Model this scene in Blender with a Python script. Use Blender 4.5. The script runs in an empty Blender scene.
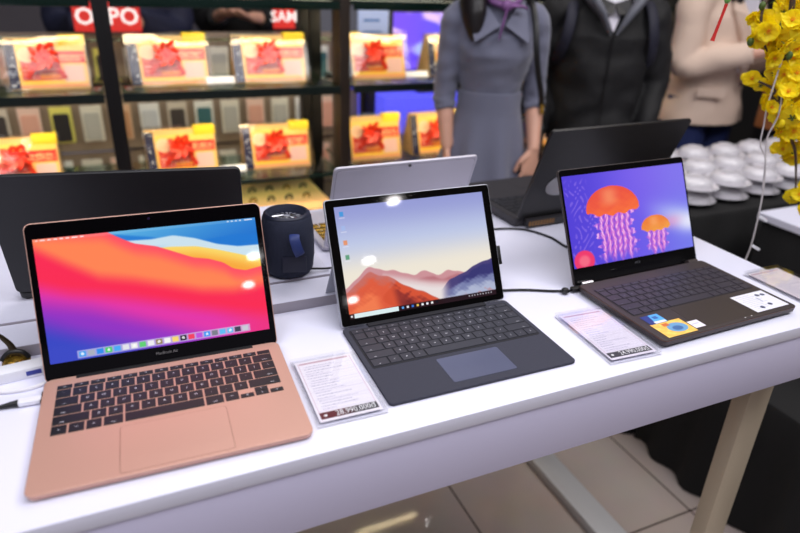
import bpy, bmesh, math, random
import numpy as np
from mathutils import Vector, Matrix, noise
random.seed(7)
C = bpy.context.scene.collection
PI = math.pi
H = 0.88                      # height of the white table top
HEAD = math.radians(24.4)     # direction in which the table runs
U = Vector((math.cos(HEAD), math.sin(HEAD), 0)); N = Vector((-math.sin(HEAD), math.cos(HEAD), 0))
def un(u, n, z=0.0): return U*u + N*n + Vector((0, 0, z+H))
def W(x, y, z=0.0): return Vector((x, y, z+H))
R = math.radians

# ---------------------------------------------------------------- materials
def lin(c):
    return tuple(((v/255)/12.92 if v/255 <= .04045 else ((v/255+.055)/1.055)**2.4) for v in c)
def mat(name, col, rough=.5, metal=0, bump=0, bscale=200, var=0, vscale=8, spec=.5, coat=0, emit=None, es=1, sheen=0, sub=0):
    m = bpy.data.materials.new(name); m.use_nodes = True
    nt = m.node_tree; b = nt.nodes['Principled BSDF']
    c = lin(col)+(1,)
    b.inputs['Base Color'].default_value = c
    b.inputs['Roughness'].default_value = rough; b.inputs['Metallic'].default_value = metal
    b.inputs['Specular IOR Level'].default_value = spec; b.inputs['Coat Weight'].default_value = coat
    b.inputs['Sheen Weight'].default_value = sheen; b.inputs['Subsurface Weight'].default_value = sub
    if sub: b.inputs['Subsurface Radius'].default_value = (.02, .008, .005)
    if emit:
        b.inputs['Emission Color'].default_value = lin(emit)+(1,); b.inputs['Emission Strength'].default_value = es
    tc = nt.nodes.new('ShaderNodeTexCoord')
    if var:
        n = nt.nodes.new('ShaderNodeTexNoise'); n.inputs['Scale'].default_value = vscale; n.inputs['Detail'].default_value = 3
        nt.links.new(tc.outputs['Object'], n.inputs['Vector'])
        mx = nt.nodes.new('ShaderNodeMix'); mx.data_type = 'RGBA'
        mx.inputs['A'].default_value = tuple(max(0, v*(1-var)) for v in c[:3])+(1,)
        mx.inputs['B'].default_value = tuple(min(1, v*(1+var)) for v in c[:3])+(1,)
        nt.links.new(n.outputs['Fac'], mx.inputs['Factor']); nt.links.new(mx.outputs['Result'], b.inputs['Base Color'])
    if bump:
        n2 = nt.nodes.new('ShaderNodeTexNoise'); n2.inputs['Scale'].default_value = bscale; n2.inputs['Detail'].default_value = 4
        nt.links.new(tc.outputs['Object'], n2.inputs['Vector'])
        bp = nt.nodes.new('ShaderNodeBump'); bp.inputs['Strength'].default_value = bump; bp.inputs['Distance'].default_value = .002
        nt.links.new(n2.outputs['Fac'], bp.inputs['Height']); nt.links.new(bp.outputs['Normal'], b.inputs['Normal'])
    return m
def clear_mat(name, tint=(255, 255, 255), gloss=.12, rough=.03, lo=.035):
    m = bpy.data.materials.new(name); m.use_nodes = True; nt = m.node_tree
    for n in list(nt.nodes): nt.nodes.remove(n)
    out = nt.nodes.new('ShaderNodeOutputMaterial'); tr = nt.nodes.new('ShaderNodeBsdfTransparent'); gl = nt.nodes.new('ShaderNodeBsdfGlossy')
    tr.inputs['Color'].default_value = lin(tint)+(1,); gl.inputs['Roughness'].default_value = rough
    mx = nt.nodes.new('ShaderNodeMixShader'); fr = nt.nodes.new('ShaderNodeLayerWeight'); fr.inputs['Blend'].default_value = .5
    mp = nt.nodes.new('ShaderNodeMapRange'); mp.inputs['To Min'].default_value = lo; mp.inputs['To Max'].default_value = gloss*2
    pw = nt.nodes.new('ShaderNodeMath'); pw.operation = 'POWER'; pw.inputs[1].default_value = 3
    nt.links.new(fr.outputs['Facing'], pw.inputs[0]); nt.links.new(pw.outputs[0], mp.inputs['Value'])
    nt.links.new(mp.outputs['Result'], mx.inputs[0]); nt.links.new(tr.outputs[0], mx.inputs[1]); nt.links.new(gl.outputs[0], mx.inputs[2])
    nt.links.new(mx.outputs[0], out.inputs[0]); return m
def print_mat(name, emit=0.0, rough=.5, coat=0):
    m = bpy.data.materials.new(name); m.use_nodes = True; nt = m.node_tree; b = nt.nodes['Principled BSDF']
    a = nt.nodes.new('ShaderNodeAttribute'); a.attribute_name = 'Col'
    b.inputs['Roughness'].default_value = rough; b.inputs['Coat Weight'].default_value = coat; b.inputs['Coat Roughness'].default_value = .03
    if emit:
        b.inputs['Base Color'].default_value = (.004, .004, .005, 1)
        nt.links.new(a.outputs['Color'], b.inputs['Emission Color']); b.inputs['Emission Strength'].default_value = emit
    else: nt.links.new(a.outputs['Color'], b.inputs['Base Color'])
    return m

M = {}
M['laminate'] = mat('white_laminate', (224, 224, 242), .22, bump=.02, bscale=30, var=.012, vscale=3)
M['laminate_edge'] = mat('white_laminate_edge', (214, 206, 216), .35, var=.02)
M['board_edge'] = mat('grey_edge_band', (158, 152, 162), .5)
M['foot_metal'] = mat('pale_grey_metal', (186, 186, 188), .35, .2)
M['apron'] = mat('white_panel', (210, 206, 234), .38, var=.02, vscale=2)
M['leg'] = mat('cream_metal', (196, 182, 160), .38, .2, var=.05)
M['rose'] = mat('rose_gold_aluminium', (204, 158, 142), .42, .3, bump=.03, bscale=1500)
M['rose_dark'] = mat('rose_gold_edge', (150, 112, 96), .35, .7)
M['black_gloss'] = mat('black_glass', (6, 5, 7), .06, spec=.5)
M['black_matte'] = mat('black_plastic', (16, 16, 18), .45, var=.1)
M['key_black'] = mat('black_keycap', (20, 21, 28), .45)
M['legend'] = mat('key_legend', (235, 235, 245), .5)
M['legend_dim'] = mat('key_legend_dim', (120, 118, 128), .5)
M['alcantara'] = mat('charcoal_fabric', (52, 53, 66), .85, bump=.3, bscale=900, var=.08, vscale=200)
M['key_char'] = mat('charcoal_keycap', (44, 45, 56), .6)
M['well_char'] = mat('dark_keyboard_well', (24, 24, 32), .8)
M['pad_char'] = mat('grey_glass_touchpad', (84, 88, 112), .3)
M['platinum'] = mat('silver_magnesium', (178, 180, 190), .35, .5)
M['bronze'] = mat('dark_bronze_metal', (66, 58, 58), .45, .35, bump=.05, bscale=900)
M['bronze_pad'] = mat('dark_bronze_touchpad', (58, 50, 48), .42, .2)
M['bronze_key'] = mat('dark_keycap', (48, 44, 54), .45)
M['copper'] = mat('copper_edge', (120, 78, 60), .3, .8)
M['game_lid'] = mat('black_brushed_metal', (28, 26, 27), .36, .3, bump=.08, bscale=300)
M['game_body'] = mat('dark_grey_plastic', (40, 38, 42), .5)
M['navy_lid'] = mat('black_lid', (15, 15, 20), .5, var=.05)
M['emblem'] = mat('grey_emblem', (150, 148, 150), .25, .6)
M['silver_lid'] = mat('light_silver_lid', (188, 184, 196), .4, .25)
M['speaker'] = mat('navy_fabric', (24, 30, 52), .8, bump=.6, bscale=700, var=.3, vscale=500)
M['navy_rubber'] = mat('navy_rubber', (22, 26, 48), .5)
M['navy_strap'] = mat('blue_nylon_strap', (36, 52, 110), .6)
M['chrome'] = mat('chrome', (200, 200, 205), .15, 1)
M['cable_black'] = mat('black_cable', (14, 14, 16), .45)
M['cable_white'] = mat('white_cable', (228, 226, 232), .4)
M['white_plastic'] = mat('white_plastic', (232, 232, 240), .3)
M['blue_port'] = mat('blue_port', (50, 60, 150), .4)
M['gold'] = mat('gold_metal', (190, 150, 60), .25, .9)
M['acrylic'] = clear_mat('clear_acrylic', (255, 255, 255), .25, .02)
M['wrap'] = clear_mat('clear_wrap', (254, 254, 254), .3, .10, .06)
M['glass_shelf'] = clear_mat('shelf_glass', (205, 225, 215), .3, .02)
M['glass_edge'] = mat('dark_green_glass_edge', (14, 34, 28), .2)
M['dark_metal'] = mat('black_powder_coated_metal', (20, 18, 20), .4, .3, var=.15)
M['brown_metal'] = mat('dark_brown_metal', (46, 36, 30), .4, .3, var=.2)
M['porcelain'] = mat('white_porcelain', (204, 201, 207), .15, coat=.5)
M['black_cloth'] = mat('black_tablecloth', (9, 8, 10), .85, bump=.2, bscale=60)
M['gold_board'] = mat('tan_gold_cardboard', (222, 178, 110), .5, var=.05)
M['yellow'] = mat('yellow_card', (252, 214, 50), .5)
M['tray_yellow'] = mat('yellow_display_board', (238, 184, 120), .55, var=.05)
M['ribbon'] = mat('red_satin_ribbon', (226, 48, 14), .35, var=.35, vscale=60)
M['navy_print'] = mat('navy_print', (30, 30, 62), .4)
M['white_dot'] = mat('white_dot', (235, 235, 240), .5)
M['skin'] = mat('skin', (208, 158, 136), .5, sub=.08, var=.03)
M['knit'] = mat('grey_knit', (106, 108, 128), .9, bump=.5, bscale=350, var=.06, vscale=300, sheen=.3)
M['hair'] = mat('black_hair', (20, 14, 16), .4, bump=.6, bscale=120)
M['jacket'] = mat('black_jacket', (9, 8, 12), .75, bump=.3, bscale=25, var=.15)
M['hood'] = mat('grey_hood_lining', (96, 98, 108), .7, bump=.2)
M['shirt'] = mat('white_shirt', (216, 212, 224), .7)
M['tie'] = mat('black_tie', (14, 12, 14), .5)
M['strap_navy'] = mat('navy_strap', (20, 20, 40), .7)
M['blazer'] = mat('beige_blazer', (206, 182, 166), .8, bump=.3, bscale=500, var=.04)
M['trouser_blue'] = mat('blue_trousers', (20, 34, 84), .75, bump=.3, bscale=30)
M['trouser_black'] = mat('black_trousers', (18, 17, 20), .75)
M['navy_coat'] = mat('navy_coat', (26, 30, 58), .75, var=.1)
M['mask'] = mat('white_mask', (222, 218, 224), .8)
M['scarf'] = mat('purple_scarf', (128, 84, 140), .6, var=.5, vscale=40)
M['brown_leather'] = mat('brown_leather', (140, 84, 44), .45, bump=.2)
M['maroon'] = mat('maroon_leather', (74, 40, 44), .45)
M['petal'] = mat('yellow_petal', (255, 238, 44), .5, var=.04, vscale=60, sub=.35)
M['stamen'] = mat('orange_stamen', (238, 150, 10), .6)
M['sepal'] = mat('green_sepal', (70, 92, 30), .6)
def petal_mat():
    m = bpy.data.materials.new('yellow_petal'); m.use_nodes = True; nt = m.node_tree; b = nt.nodes['Principled BSDF']; out = nt.nodes['Material Output']
    b.inputs['Base Color'].default_value = lin((255, 238, 22))+(1,); b.inputs['Roughness'].default_value = .6
    t = nt.nodes.new('ShaderNodeBsdfTranslucent'); t.inputs['Color'].default_value = lin((255, 228, 10))+(1,)
    mx = nt.nodes.new('ShaderNodeMixShader'); mx.inputs[0].default_value = .4
    nt.links.new(b.outputs[0], mx.inputs[1]); nt.links.new(t.outputs[0], mx.inputs[2]); nt.links.new(mx.outputs[0], out.inputs[0]); return m
M['petal'] = petal_mat()
M['branch'] = mat('brown_branch', (74, 58, 46), .8, bump=.5, bscale=90)
M['cord'] = mat('white_cord', (196, 190, 190), .7)
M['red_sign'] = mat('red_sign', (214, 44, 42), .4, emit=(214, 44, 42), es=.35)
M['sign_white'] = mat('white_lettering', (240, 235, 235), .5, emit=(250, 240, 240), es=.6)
M['red_tassel'] = mat('red_cord', (206, 34, 30), .6)
M['red_heart'] = mat('red_paper', (190, 30, 40), .6)
M['green_knot'] = mat('green_knot', (110, 170, 80), .6)
M['sole'] = mat('black_shoe', (14, 13, 15), .4)
M['eye'] = mat('eye_white', (225, 222, 220), .2)
M['iris'] = mat('dark_iris', (30, 20, 16), .1)
M['lip'] = mat('lip', (176, 92, 86), .4)
M['lamp'] = mat('lamp_diffuser', (255, 255, 255), .5, emit=(255, 250, 250), es=75)
M['led'] = mat('warm_led', (255, 240, 200), .5, emit=(255, 226, 160), es=5)
M['lampring'] = mat('white_lamp_ring', (225, 225, 225), .4)
M['paper'] = mat('paper', (236, 234, 240), .6)
M['panel_beige'] = mat('beige_slat_wall', (150, 132, 118), .6, var=.1, vscale=4)
M['wall_dark'] = mat('dark_wall', (14, 12, 14), .7, var=.2, vscale=2)
M['wall_light'] = mat('grey_wall', (148, 142, 150), .7, var=.08, vscale=1.5)
M['ceil'] = mat('grey_ceiling', (52, 50, 54), .8, var=.02)
PRINT = print_mat('printed_surface', 0, .35, .3)
PRINTM = print_mat('printed_paper', 0, .55, 0)
SCREEN = print_mat('lit_screen', 1.0, .03)

# ---------------------------------------------------------------- mesh builder
class MB:
    def __init__(s): s.bm = bmesh.new(); s.flat = False
    def quad(s, *ps):
        v = [s.bm.verts.new(p) for p in ps]; return s.bm.faces.new(v)
    def box(s, x0, x1, y0, y1, z0, z1, be=0, mtx=None):
        r = bmesh.ops.create_cube(s.bm, size=1); vs = r['verts']
        for v in vs: v.co = Vector(((x0+x1)/2+v.co.x*(x1-x0), (y0+y1)/2+v.co.y*(y1-y0), (z0+z1)/2+v.co.z*(z1-z0)))
        if be:
            es = list({e for v in vs for e in v.link_edges})
            rr = bmesh.ops.bevel(s.bm, geom=es, offset=be, segments=2, affect='EDGES', profile=.6)
            vs = list({v for f in rr['faces'] for v in f.verts} | {v for v in vs if v.is_valid})
        if mtx: bmesh.ops.transform(s.bm, matrix=mtx, verts=vs)
        return s
    def loft(s, rings, cap=True, closed=True):
        rv = [[s.bm.verts.new(p) for p in r] for r in rings]; n = len(rv[0])
        for a, b in zip(rv, rv[1:]):
            for i in range(n if closed else n-1):
                j = (i+1) % n
                try: s.bm.faces.new((a[i], a[j], b[j], b[i]))
                except ValueError: pass
        if cap and closed:
            for r, fl in ((rv[0], True), (rv[-1], False)):
                try: s.bm.faces.new(r[::-1] if fl else r)
                except ValueError: pass
        return s
    def plate(s, cx, cy, w, d, z0, z1, r, be=.0008, seg=6, taper=0):
        s.flat = True
        def ring(ins, z):
            ps = []; rr = max(r-ins, .0002)
            for k, (sx, sy) in enumerate(((1, 1), (-1, 1), (-1, -1), (1, -1))):
                for i in range(seg+1):
                    a = k*PI/2 + i/seg*PI/2
                    ps.append((cx+sx*(w/2-r)+rr*math.cos(a), cy+sy*(d/2-r)+rr*math.sin(a), z))
            return ps
        return s.loft([ring(be+taper, z0), ring(taper*.3, z0+be*1.5), ring(0, z1-be), ring(be*.3, z1-be*.3), ring(be, z1)])
    def lathe(s, prof, seg=32, c=(0, 0, 0), cap=False):
        rings = [[(c[0]+r*math.cos(2*PI*i/seg), c[1]+r*math.sin(2*PI*i/seg), c[2]+z) for i in range(seg)] for r, z in prof]
        return s.loft(rings, cap=cap)
    def tube(s, pts, r, seg=10, cap=True, res=1, flat=None):
        pts = [Vector(p) for p in pts]
        rs = list(r) if isinstance(r, (list, tuple)) else [r]*len(pts)
        if res > 1:
            np_, nr = [], []
            for i in range(len(pts)-1):
                p0 = pts[max(i-1, 0)]; p1 = pts[i]; p2 = pts[i+1]; p3 = pts[min(i+2, len(pts)-1)]
                for k in range(res):
                    t = k/res; t2 = t*t; t3 = t2*t
                    np_.append(.5*((2*p1)+(p2-p0)*t+(2*p0-5*p1+4*p2-p3)*t2+(3*p1-p0-3*p2+p3)*t3)); nr.append(rs[i]*(1-t)+rs[i+1]*t)
            np_.append(pts[-1]); nr.append(rs[-1]); pts, rs = np_, nr
        rings = []; up = None
        for i, p in enumerate(pts):
            t = (pts[min(i+1, len(pts)-1)]-pts[max(i-1, 0)]).normalized()
            if up is None:
                up = Vector((0, 0, 1)) if abs(t.z) < .9 else Vector((1, 0, 0))
            a = t.cross(up).normalized(); b = a.cross(t).normalized(); up = b
            fx, fy = flat or (1, 1)
            rings.append([p+a*math.cos(2*PI*k/seg)*rs[i]*fx+b*math.sin(2*PI*k/seg)*rs[i]*fy for k in range(seg)])
        return s.loft(rings, cap)
    def ell(s, c, r, seg=20, rn=12, rot=None):
        rings = []
        for j in range(rn+1):
            ph = -PI/2+PI*(j/rn); ph = max(min(ph, PI/2-.03), -PI/2+.03)
            rings.append([(math.cos(ph)*math.cos(2*PI*i/seg)*r[0], math.cos(ph)*math.sin(2*PI*i/seg)*r[1], math.sin(ph)*r[2]) for i in range(seg)])
        if rot is None: rot = Matrix.Identity(3)
        rings = [[rot @ Vector(p)+Vector(c) for p in q] for q in rings]
        return s.loft(rings)
    def add_mesh(s, me, mtx):
        n0 = len(s.bm.verts); s.bm.from_mesh(me); s.bm.verts.ensure_lookup_table()
        for v in s.bm.verts[n0:]: v.co = mtx @ v.co
        return s
    def build(s, name, m, parent=None, smooth=True, loc=None, rot=None, ang=35):
        bmesh.ops.recalc_face_normals(s.bm, faces=s.bm.faces)
        me = bpy.data.meshes.new(name); s.bm.to_mesh(me); s.bm.free()
        if smooth:
            me.polygons.foreach_set('use_smooth', [True]*len(me.polygons))
            me.set_sharp_from_angle(angle=R(18 if s.flat else ang))
        me.materials.append(M[m] if isinstance(m, str) else m)
        o = bpy.data.objects.new(name, me); C.objects.link(o)
        if parent: o.parent = parent
        if loc is not None: o.location = loc
        if rot is not None: o.rotation_euler = rot
        return o
def painted(name, w, h, nx, ny, fn, m, parent=None, xf=None, lift=0.0):
    """a rectangle w x h in local XY, centred; fn(u, v) with v downwards gives sRGB 0..255 arrays"""
    us = (np.arange(nx)+.5)/nx; vs = (np.arange(ny)+.5)/ny
    gu, gv = np.meshgrid(us, vs)
    rgb = np.clip(np.stack(fn(gu, gv), -1)/255., 0, 1)
    rgb = np.where(rgb <= .04045, rgb/12.92, ((rgb+.055)/1.055)**2.4)
    X = np.linspace(-w/2, w/2, nx+1); Y = np.linspace(h/2, -h/2, ny+1)
    gx, gy = np.meshgrid(X, Y)
    co = np.stack([gx.ravel(), gy.ravel(), np.full(gx.size, lift)], -1)
    idx = np.arange((nx+1)*(ny+1)).reshape(ny+1, nx+1)
    f = np.stack([idx[:-1, :-1], idx[1:, :-1], idx[1:, 1:], idx[:-1, 1:]], -1).reshape(-1, 4)
    me = bpy.data.meshes.new(name); me.vertices.add(len(co)); me.vertices.foreach_set('co', co.astype('f').ravel())
    me.loops.add(f.size); me.loops.foreach_set('vertex_index', f.astype('i').ravel())
    me.polygons.add(len(f)); me.polygons.foreach_set('loop_start', np.arange(0, f.size, 4, dtype='i')); me.polygons.foreach_set('loop_total', np.full(len(f), 4, dtype='i'))
    me.update(calc_edges=True); me.validate()
    at = me.color_attributes.new('Col', 'FLOAT_COLOR', 'CORNER')
    cc = np.repeat(rgb.reshape(-1, 3), 4, axis=0); cc = np.concatenate([cc, np.ones((len(cc), 1))], 1)
    at.data.foreach_set('color', cc.astype('f').ravel())
    me.materials.append(m)
    o = bpy.data.objects.new(name, me); C.objects.link(o)
    if parent: o.parent = parent
    if xf is not None: o.matrix_local = xf
    return o
def thing(name, label, cat, loc=(0, 0, 0), rz=0, group=None):
    o = bpy.data.objects.new(name, None); C.objects.link(o); o.location = loc; o.rotation_euler = (0, 0, rz); o.empty_display_size = .05
    o['label'] = label; o['category'] = cat
    if group: o['group'] = group
    return o
def tag(o, label, cat, group=None):
    o['label'] = label; o['category'] = cat
    if group: o['group'] = group
    return o
def struct(o): o['kind'] = 'structure'; return o
def dup(root, loc, rz, label):
    kids = {}
    for o in bpy.data.objects:
        if o.parent: kids.setdefault(o.parent.name, []).append(o)
    def rec(o, par):
        c = o.copy(); C.objects.link(c)
        if par: c.parent = par
        for k in kids.get(o.name, []): rec(k, c)
        return c
    r = rec(root, None); r.location = loc; r.rotation_euler = (0, 0, rz); r['label'] = label
    return r

# ---------------------------------------------------------------- lettering
_txt = {}
def text_mesh(t, size=1.0, bold=0.0):
    k = (t, bold)
    if k not in _txt:
        cu = bpy.data.curves.new('lettering', 'FONT'); cu.body = t; cu.size = 1; cu.align_x = 'CENTER'; cu.align_y = 'CENTER'; cu.offset = bold
        cu.resolution_u = 2
        o = bpy.data.objects.new('lettering', cu); C.objects.link(o)
        dg = bpy.context.evaluated_depsgraph_get(); dg.update()
        _txt[k] = bpy.data.meshes.new_from_object(o.evaluated_get(dg)); bpy.data.objects.remove(o); bpy.data.curves.remove(cu)
    return _txt[k]
def lettering(name, t, size, m, parent, xf, bold=0.0):
    mb = MB(); mb.add_mesh(text_mesh(t, 1, bold), xf @ Matrix.Scale(size, 4)); return mb.build(name, m, parent, smooth=False)

# ---------------------------------------------------------------- camera
cam_d = bpy.data.cameras.new('camera'); cam = bpy.data.objects.new('camera', cam_d); C.objects.link(cam)
F = 626.2; pitch = R(25.10); roll = R(2.10)
f = Vector((0, math.cos(pitch), -math.sin(pitch))); r0 = Vector((1, 0, 0)); u0 = r0.cross(f)
rr = r0*math.cos(roll)+u0*math.sin(roll); uu = rr.cross(f)
mw = Matrix((rr, uu, -f)).transposed().to_4x4(); mw.translation = Vector((0, 0, H+.506)); cam.matrix_world = mw
cam_d.sensor_width = 36; cam_d.lens = F/800*36; cam_d.clip_start = .05
cam_d.dof.use_dof = True; cam_d.dof.focus_distance = .97; cam_d.dof.aperture_fstop = 2.6
sc = bpy.context.scene; sc.camera = cam
sc.view_settings.view_transform = 'Standard'; sc.view_settings.look = 'None'; sc.view_settings.gamma = 1; sc.view_settings.exposure = 0
sc.cycles.use_denoising = True; sc.cycles.max_bounces = 8; sc.cycles.transparent_max_bounces = 16; sc.cycles.caustics_reflective = False; sc.cycles.caustics_refractive = False
sc.cycles.sample_clamp_indirect = 4

# ---------------------------------------------------------------- room shell
def tile_mat():
    m = mat('glossy_beige_floor_tiles', (150, 136, 128), .06); nt = m.node_tree; b = nt.nodes['Principled BSDF']
    tc = nt.nodes.new('ShaderNodeTexCoord'); mp = nt.nodes.new('ShaderNodeMapping')
    mp.inputs['Rotation'].default_value = (0, 0, 0); mp.inputs['Scale'].default_value = (1, 1, 1); mp.inputs['Location'].default_value = (-.743, -.27, 0)
    br = nt.nodes.new('ShaderNodeTexBrick'); br.offset = 0; br.inputs['Scale'].default_value = 1; br.inputs['Brick Width'].default_value = .61; br.inputs['Row Height'].default_value = .61
    br.inputs['Mortar Size'].default_value = .0028; br.inputs['Mortar Smooth'].default_value = 0
    br.inputs['Color1'].default_value = lin((172, 160, 154))+(1,); br.inputs['Color2'].default_value = lin((166, 154, 148))+(1,); br.inputs['Mortar'].default_value = lin((70, 60, 56))+(1,)
    no = nt.nodes.new('ShaderNodeTexNoise'); no.inputs['Scale'].default_value = 5; no.inputs['Detail'].default_value = 6
    mx = nt.nodes.new('ShaderNodeMix'); mx.data_type = 'RGBA'; mx.blend_type = 'MULTIPLY'; mx.inputs['Factor'].default_value = .25
    nt.links.new(tc.outputs['Object'], mp.inputs['Vector']); nt.links.new(mp.outputs['Vector'], br.inputs['Vector']); nt.links.new(tc.outputs['Object'], no.inputs['Vector'])
    nt.links.new(br.outputs['Color'], mx.inputs['A']); nt.links.new(no.outputs['Color'], mx.inputs['B']); nt.links.new(mx.outputs['Result'], b.inputs['Base Color'])
    return m
fl = MB().box(-6, 8, -5, 7, -.05, 0).build('floor', tile_mat(), smooth=False, rot=(0, 0, HEAD)); struct(fl)
ce = MB().box(-6, 8, -5, 7, H+2.14, H+2.2).build('ceiling', 'ceil', smooth=False, rot=(0, 0, HEAD)); struct(ce)
wb = MB().box(-6, 1.9, 6.9, 7, 0, H+2.14).build('wall_back', 'wall_light', smooth=False, rot=(0, 0, HEAD)); struct(wb)
wr = MB().box(1.9, 8, 3.6, 3.7, 0, H+2.14).build('wall_right', 'wall_dark', smooth=False, rot=(0, 0, HEAD)); struct(wr)
wr = MB().box(7.9, 8, -5, 3.6, 0, H+2.14).build('wall_side', 'wall_light', smooth=False, rot=(0, 0, HEAD)); struct(wr)

# recessed ceiling lights (they mirror in the screens, the table and the floor)
lamp_xy = [(2.015, -2.91), (2.25, -3.5), (2.55, -1.28), (2.95, -2.15), (3.3, -2.9), (1.685, 4.64), (.268, 4.06), (-1.4, 3.5), (1.5, 6.3), (-.3, -2.0), (-1.4, -.6), (3.4, 1.2)]
first = None
places = ['over the middle of the front aisle', 'far out over the aisle in front of the table', 'over the right end of the table front', 'midway over the right aisle', 'outermost over the right aisle',
          'above the people in the shop', 'above the gift shelves, near the middle', 'above the left end of the gift shelves', 'far behind the gift shelves', 'behind the photographer', 'over the left end of the table', 'above the table of teacups']
for (x, y), pl in zip(lamp_xy, places):
    lb = 'round white recessed ceiling light '+pl
    if first is None:
        first = thing('ceiling_light', lb, 'ceiling light', (x, y, H+2.14), 0, 'recessed ceiling lights')
        MB().lathe([(.050, -.006), (.070, -.008), (.075, 0), (.050, .0)], 32).build('ring', 'lampring', first)
        MB().lathe([(.0005, -.004), (.050, -.004)], 32).build('diffuser', 'lamp', first)
    else: dup(first, (x, y, H+2.14), 0, lb)

# ---------------------------------------------------------------- the white table
t = thing('display_table', 'long white laminate display table carrying the open laptops', 'table', un(0, .547, -.88), HEAD)
Z = H
MB().box(-1.45, 1.125, 0, .79, Z-.021, Z, .0012).build('table_top', 'laminate', t)
MB().box(-1.45, 1.105, .002, .02, Z-.115, Z-.0215, .001).build('apron', 'apron', t)
MB().box(1.085, 1.105, .02, .77, Z-.115, Z-.0215, .001).build('apron', 'apron', t)
for u in (1.02, -1.4):
    for n in (.07, .68):
        MB().box(u, u+.064, n, n+.034, .03, Z-.1155, .003).build('leg', 'leg', t)
    MB().box(u, u+.08, .0, .79, 0.0, .03, .003).build('foot_bar', 'foot_metal', t)
tag(MB().box(-1.45, .30, 0, .07, 0, .018, .001).build('platform_board', 'board_edge', loc=un(0, .884), rot=(0, 0, HEAD)), 'narrow white board lying as a low step across the table behind the laptops', 'board')
tag(MB().box(-1.45, .30, 0, .38, 0, .0215, .001).build('platform_board', 'board_edge', loc=un(0, .955), rot=(0, 0, HEAD)), 'wide white board at the back of the table under the blue speaker', 'board')

for o, n1, z in ((bpy.data.objects['platform_board'], .07, .018), (bpy.data.objects['platform_board.001'], .38, .0215)):
    MB().box(-1.449, .299, .0006, n1-.001, z, z+.0006).build('top_sheet', 'laminate', o)
# ---------------------------------------------------------------- keyboards
def keys(parent, rows, x0, x1, y_top, pitch_y, z, keym, legm, gap=.0022, h=.0011, leg=.0048, tall0=.55, uppercase=True):
    """rows: list of [(width, legend), ...]; first row half height"""
    kb = MB(); lg = MB(); y = y_top
    for ri, row in enumerate(rows):
        hh = pitch_y*(tall0 if ri == 0 else 1); tot = sum(k[0] for k in row); ux = (x1-x0)/tot; x = x0
        for kw, ch in row:
            w = kw*ux
            if ch is None: x += w; continue
            parts = [(y-hh+gap/2, y-gap/2, ch)]
            if ch == 'UD': parts = [(y-hh/2+gap/4, y-gap/2, '^'), (y-hh+gap/2, y-hh/2-gap/4, 'v')]
            if ch in '<>' and ri > 0: parts = [(y-hh+gap/2, y-hh/2-gap/4, ch)]
            for ya, yb, c2 in parts:
                xa, xb = x+gap/2, x+w-gap/2
                b = .0004
                rings = []
                for ins, zz in ((0, z), (0, z+h*.6), (b, z+h)):
                    rings.append([(xa+ins, ya+ins, zz), (xb-ins, ya+ins, zz), (xb-ins, yb-ins, zz), (xa+ins, yb-ins, zz)])
                kb.loft(rings)
                if c2 and c2 != ' ':
                    ls = leg*(.6 if (len(c2) > 1 or ri == 0) else 1)
                    px = (xa+xb)/2; py = (ya+yb)/2
                    if len(c2) > 1 and kw > 1.2: px = xa+.0105 if x < 0 else xb-.0105; py = ya+.0035
                    lg.add_mesh(text_mesh(c2, 1, .0), Matrix.Translation((px, py, z+h+.00012)) @ Matrix.Scale(ls, 4))
            x += w
        y -= hh
    kb.build('keys', keym, parent, smooth=False); lg.build('key_legends', legm, parent, smooth=False)
fn = [(1, 'esc')]+[(1, 'F%d' % i) for i in range(1, 13)]+[(1, ' ')]
def L(s): return [(1, c) for c in s]
MAC = [fn, L('`1234567890-=')+[(1.5, 'delete')], [(1.5, 'tab')]+L('QWERTYUIOP[]')+[(1, '\\')], [(1.75, 'caps')]+L("ASDFGHJKL;'")+[(1.75, 'return')],
       [(2.25, 'shift')]+L('ZXCVBNM,./')+[(2.25, 'shift')], [(1, 'fn'), (1, 'ctrl'), (1, 'opt'), (1.25, 'cmd'), (5, ' '), (1.25, 'cmd'), (1, 'opt'), (1, '<'), (1, 'UD'), (1, '>')]]
SUR = [fn, L('`1234567890-=')+[(1.5, 'back')], [(1.5, 'tab')]+L('QWERTYUIOP[]')+[(1, '\\')], [(1.75, 'caps')]+L("ASDFGHJKL;'")+[(1.75, 'enter')],
       [(2.25, 'shift')]+L('ZXCVBNM,./')+[(2.25, 'shift')], [(1.4, 'ctrl'), (1, 'fn'), (1, '#'), (1.1, 'alt'), (5.2, ' '), (1, 'alt'), (1, '='), (.95, '['), (.95, ':'), (.95, ']')]]
ZEN = [fn, L('`1234567890-=')+[(1.5, 'back'), (1, 'hm')], [(1.5, 'tab')]+L('QWERTYUIOP[]')+[(1, '\\'), (1, 'up')], [(1.75, 'caps')]+L("ASDFGHJKL;'")+[(1.75, 'enter'), (1, 'dn')],
       [(2.25, 'shift')]+L('ZXCVBNM,./')+[(2.25, 'shift'), (1, 'end')], [(1.2, 'ctrl'), (1, 'fn'), (1, '#'), (1, 'alt'), (5.3, ' '), (1, 'alt'), (1, 'ctrl'), (1, '['), (1, 'UD'), (1, ']')]]
def lid_xf(tilt, z, y=0.0): return Matrix.Translation((0, y, z)) @ Matrix.Rotation(PI/2-tilt, 4, 'X')

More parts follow.
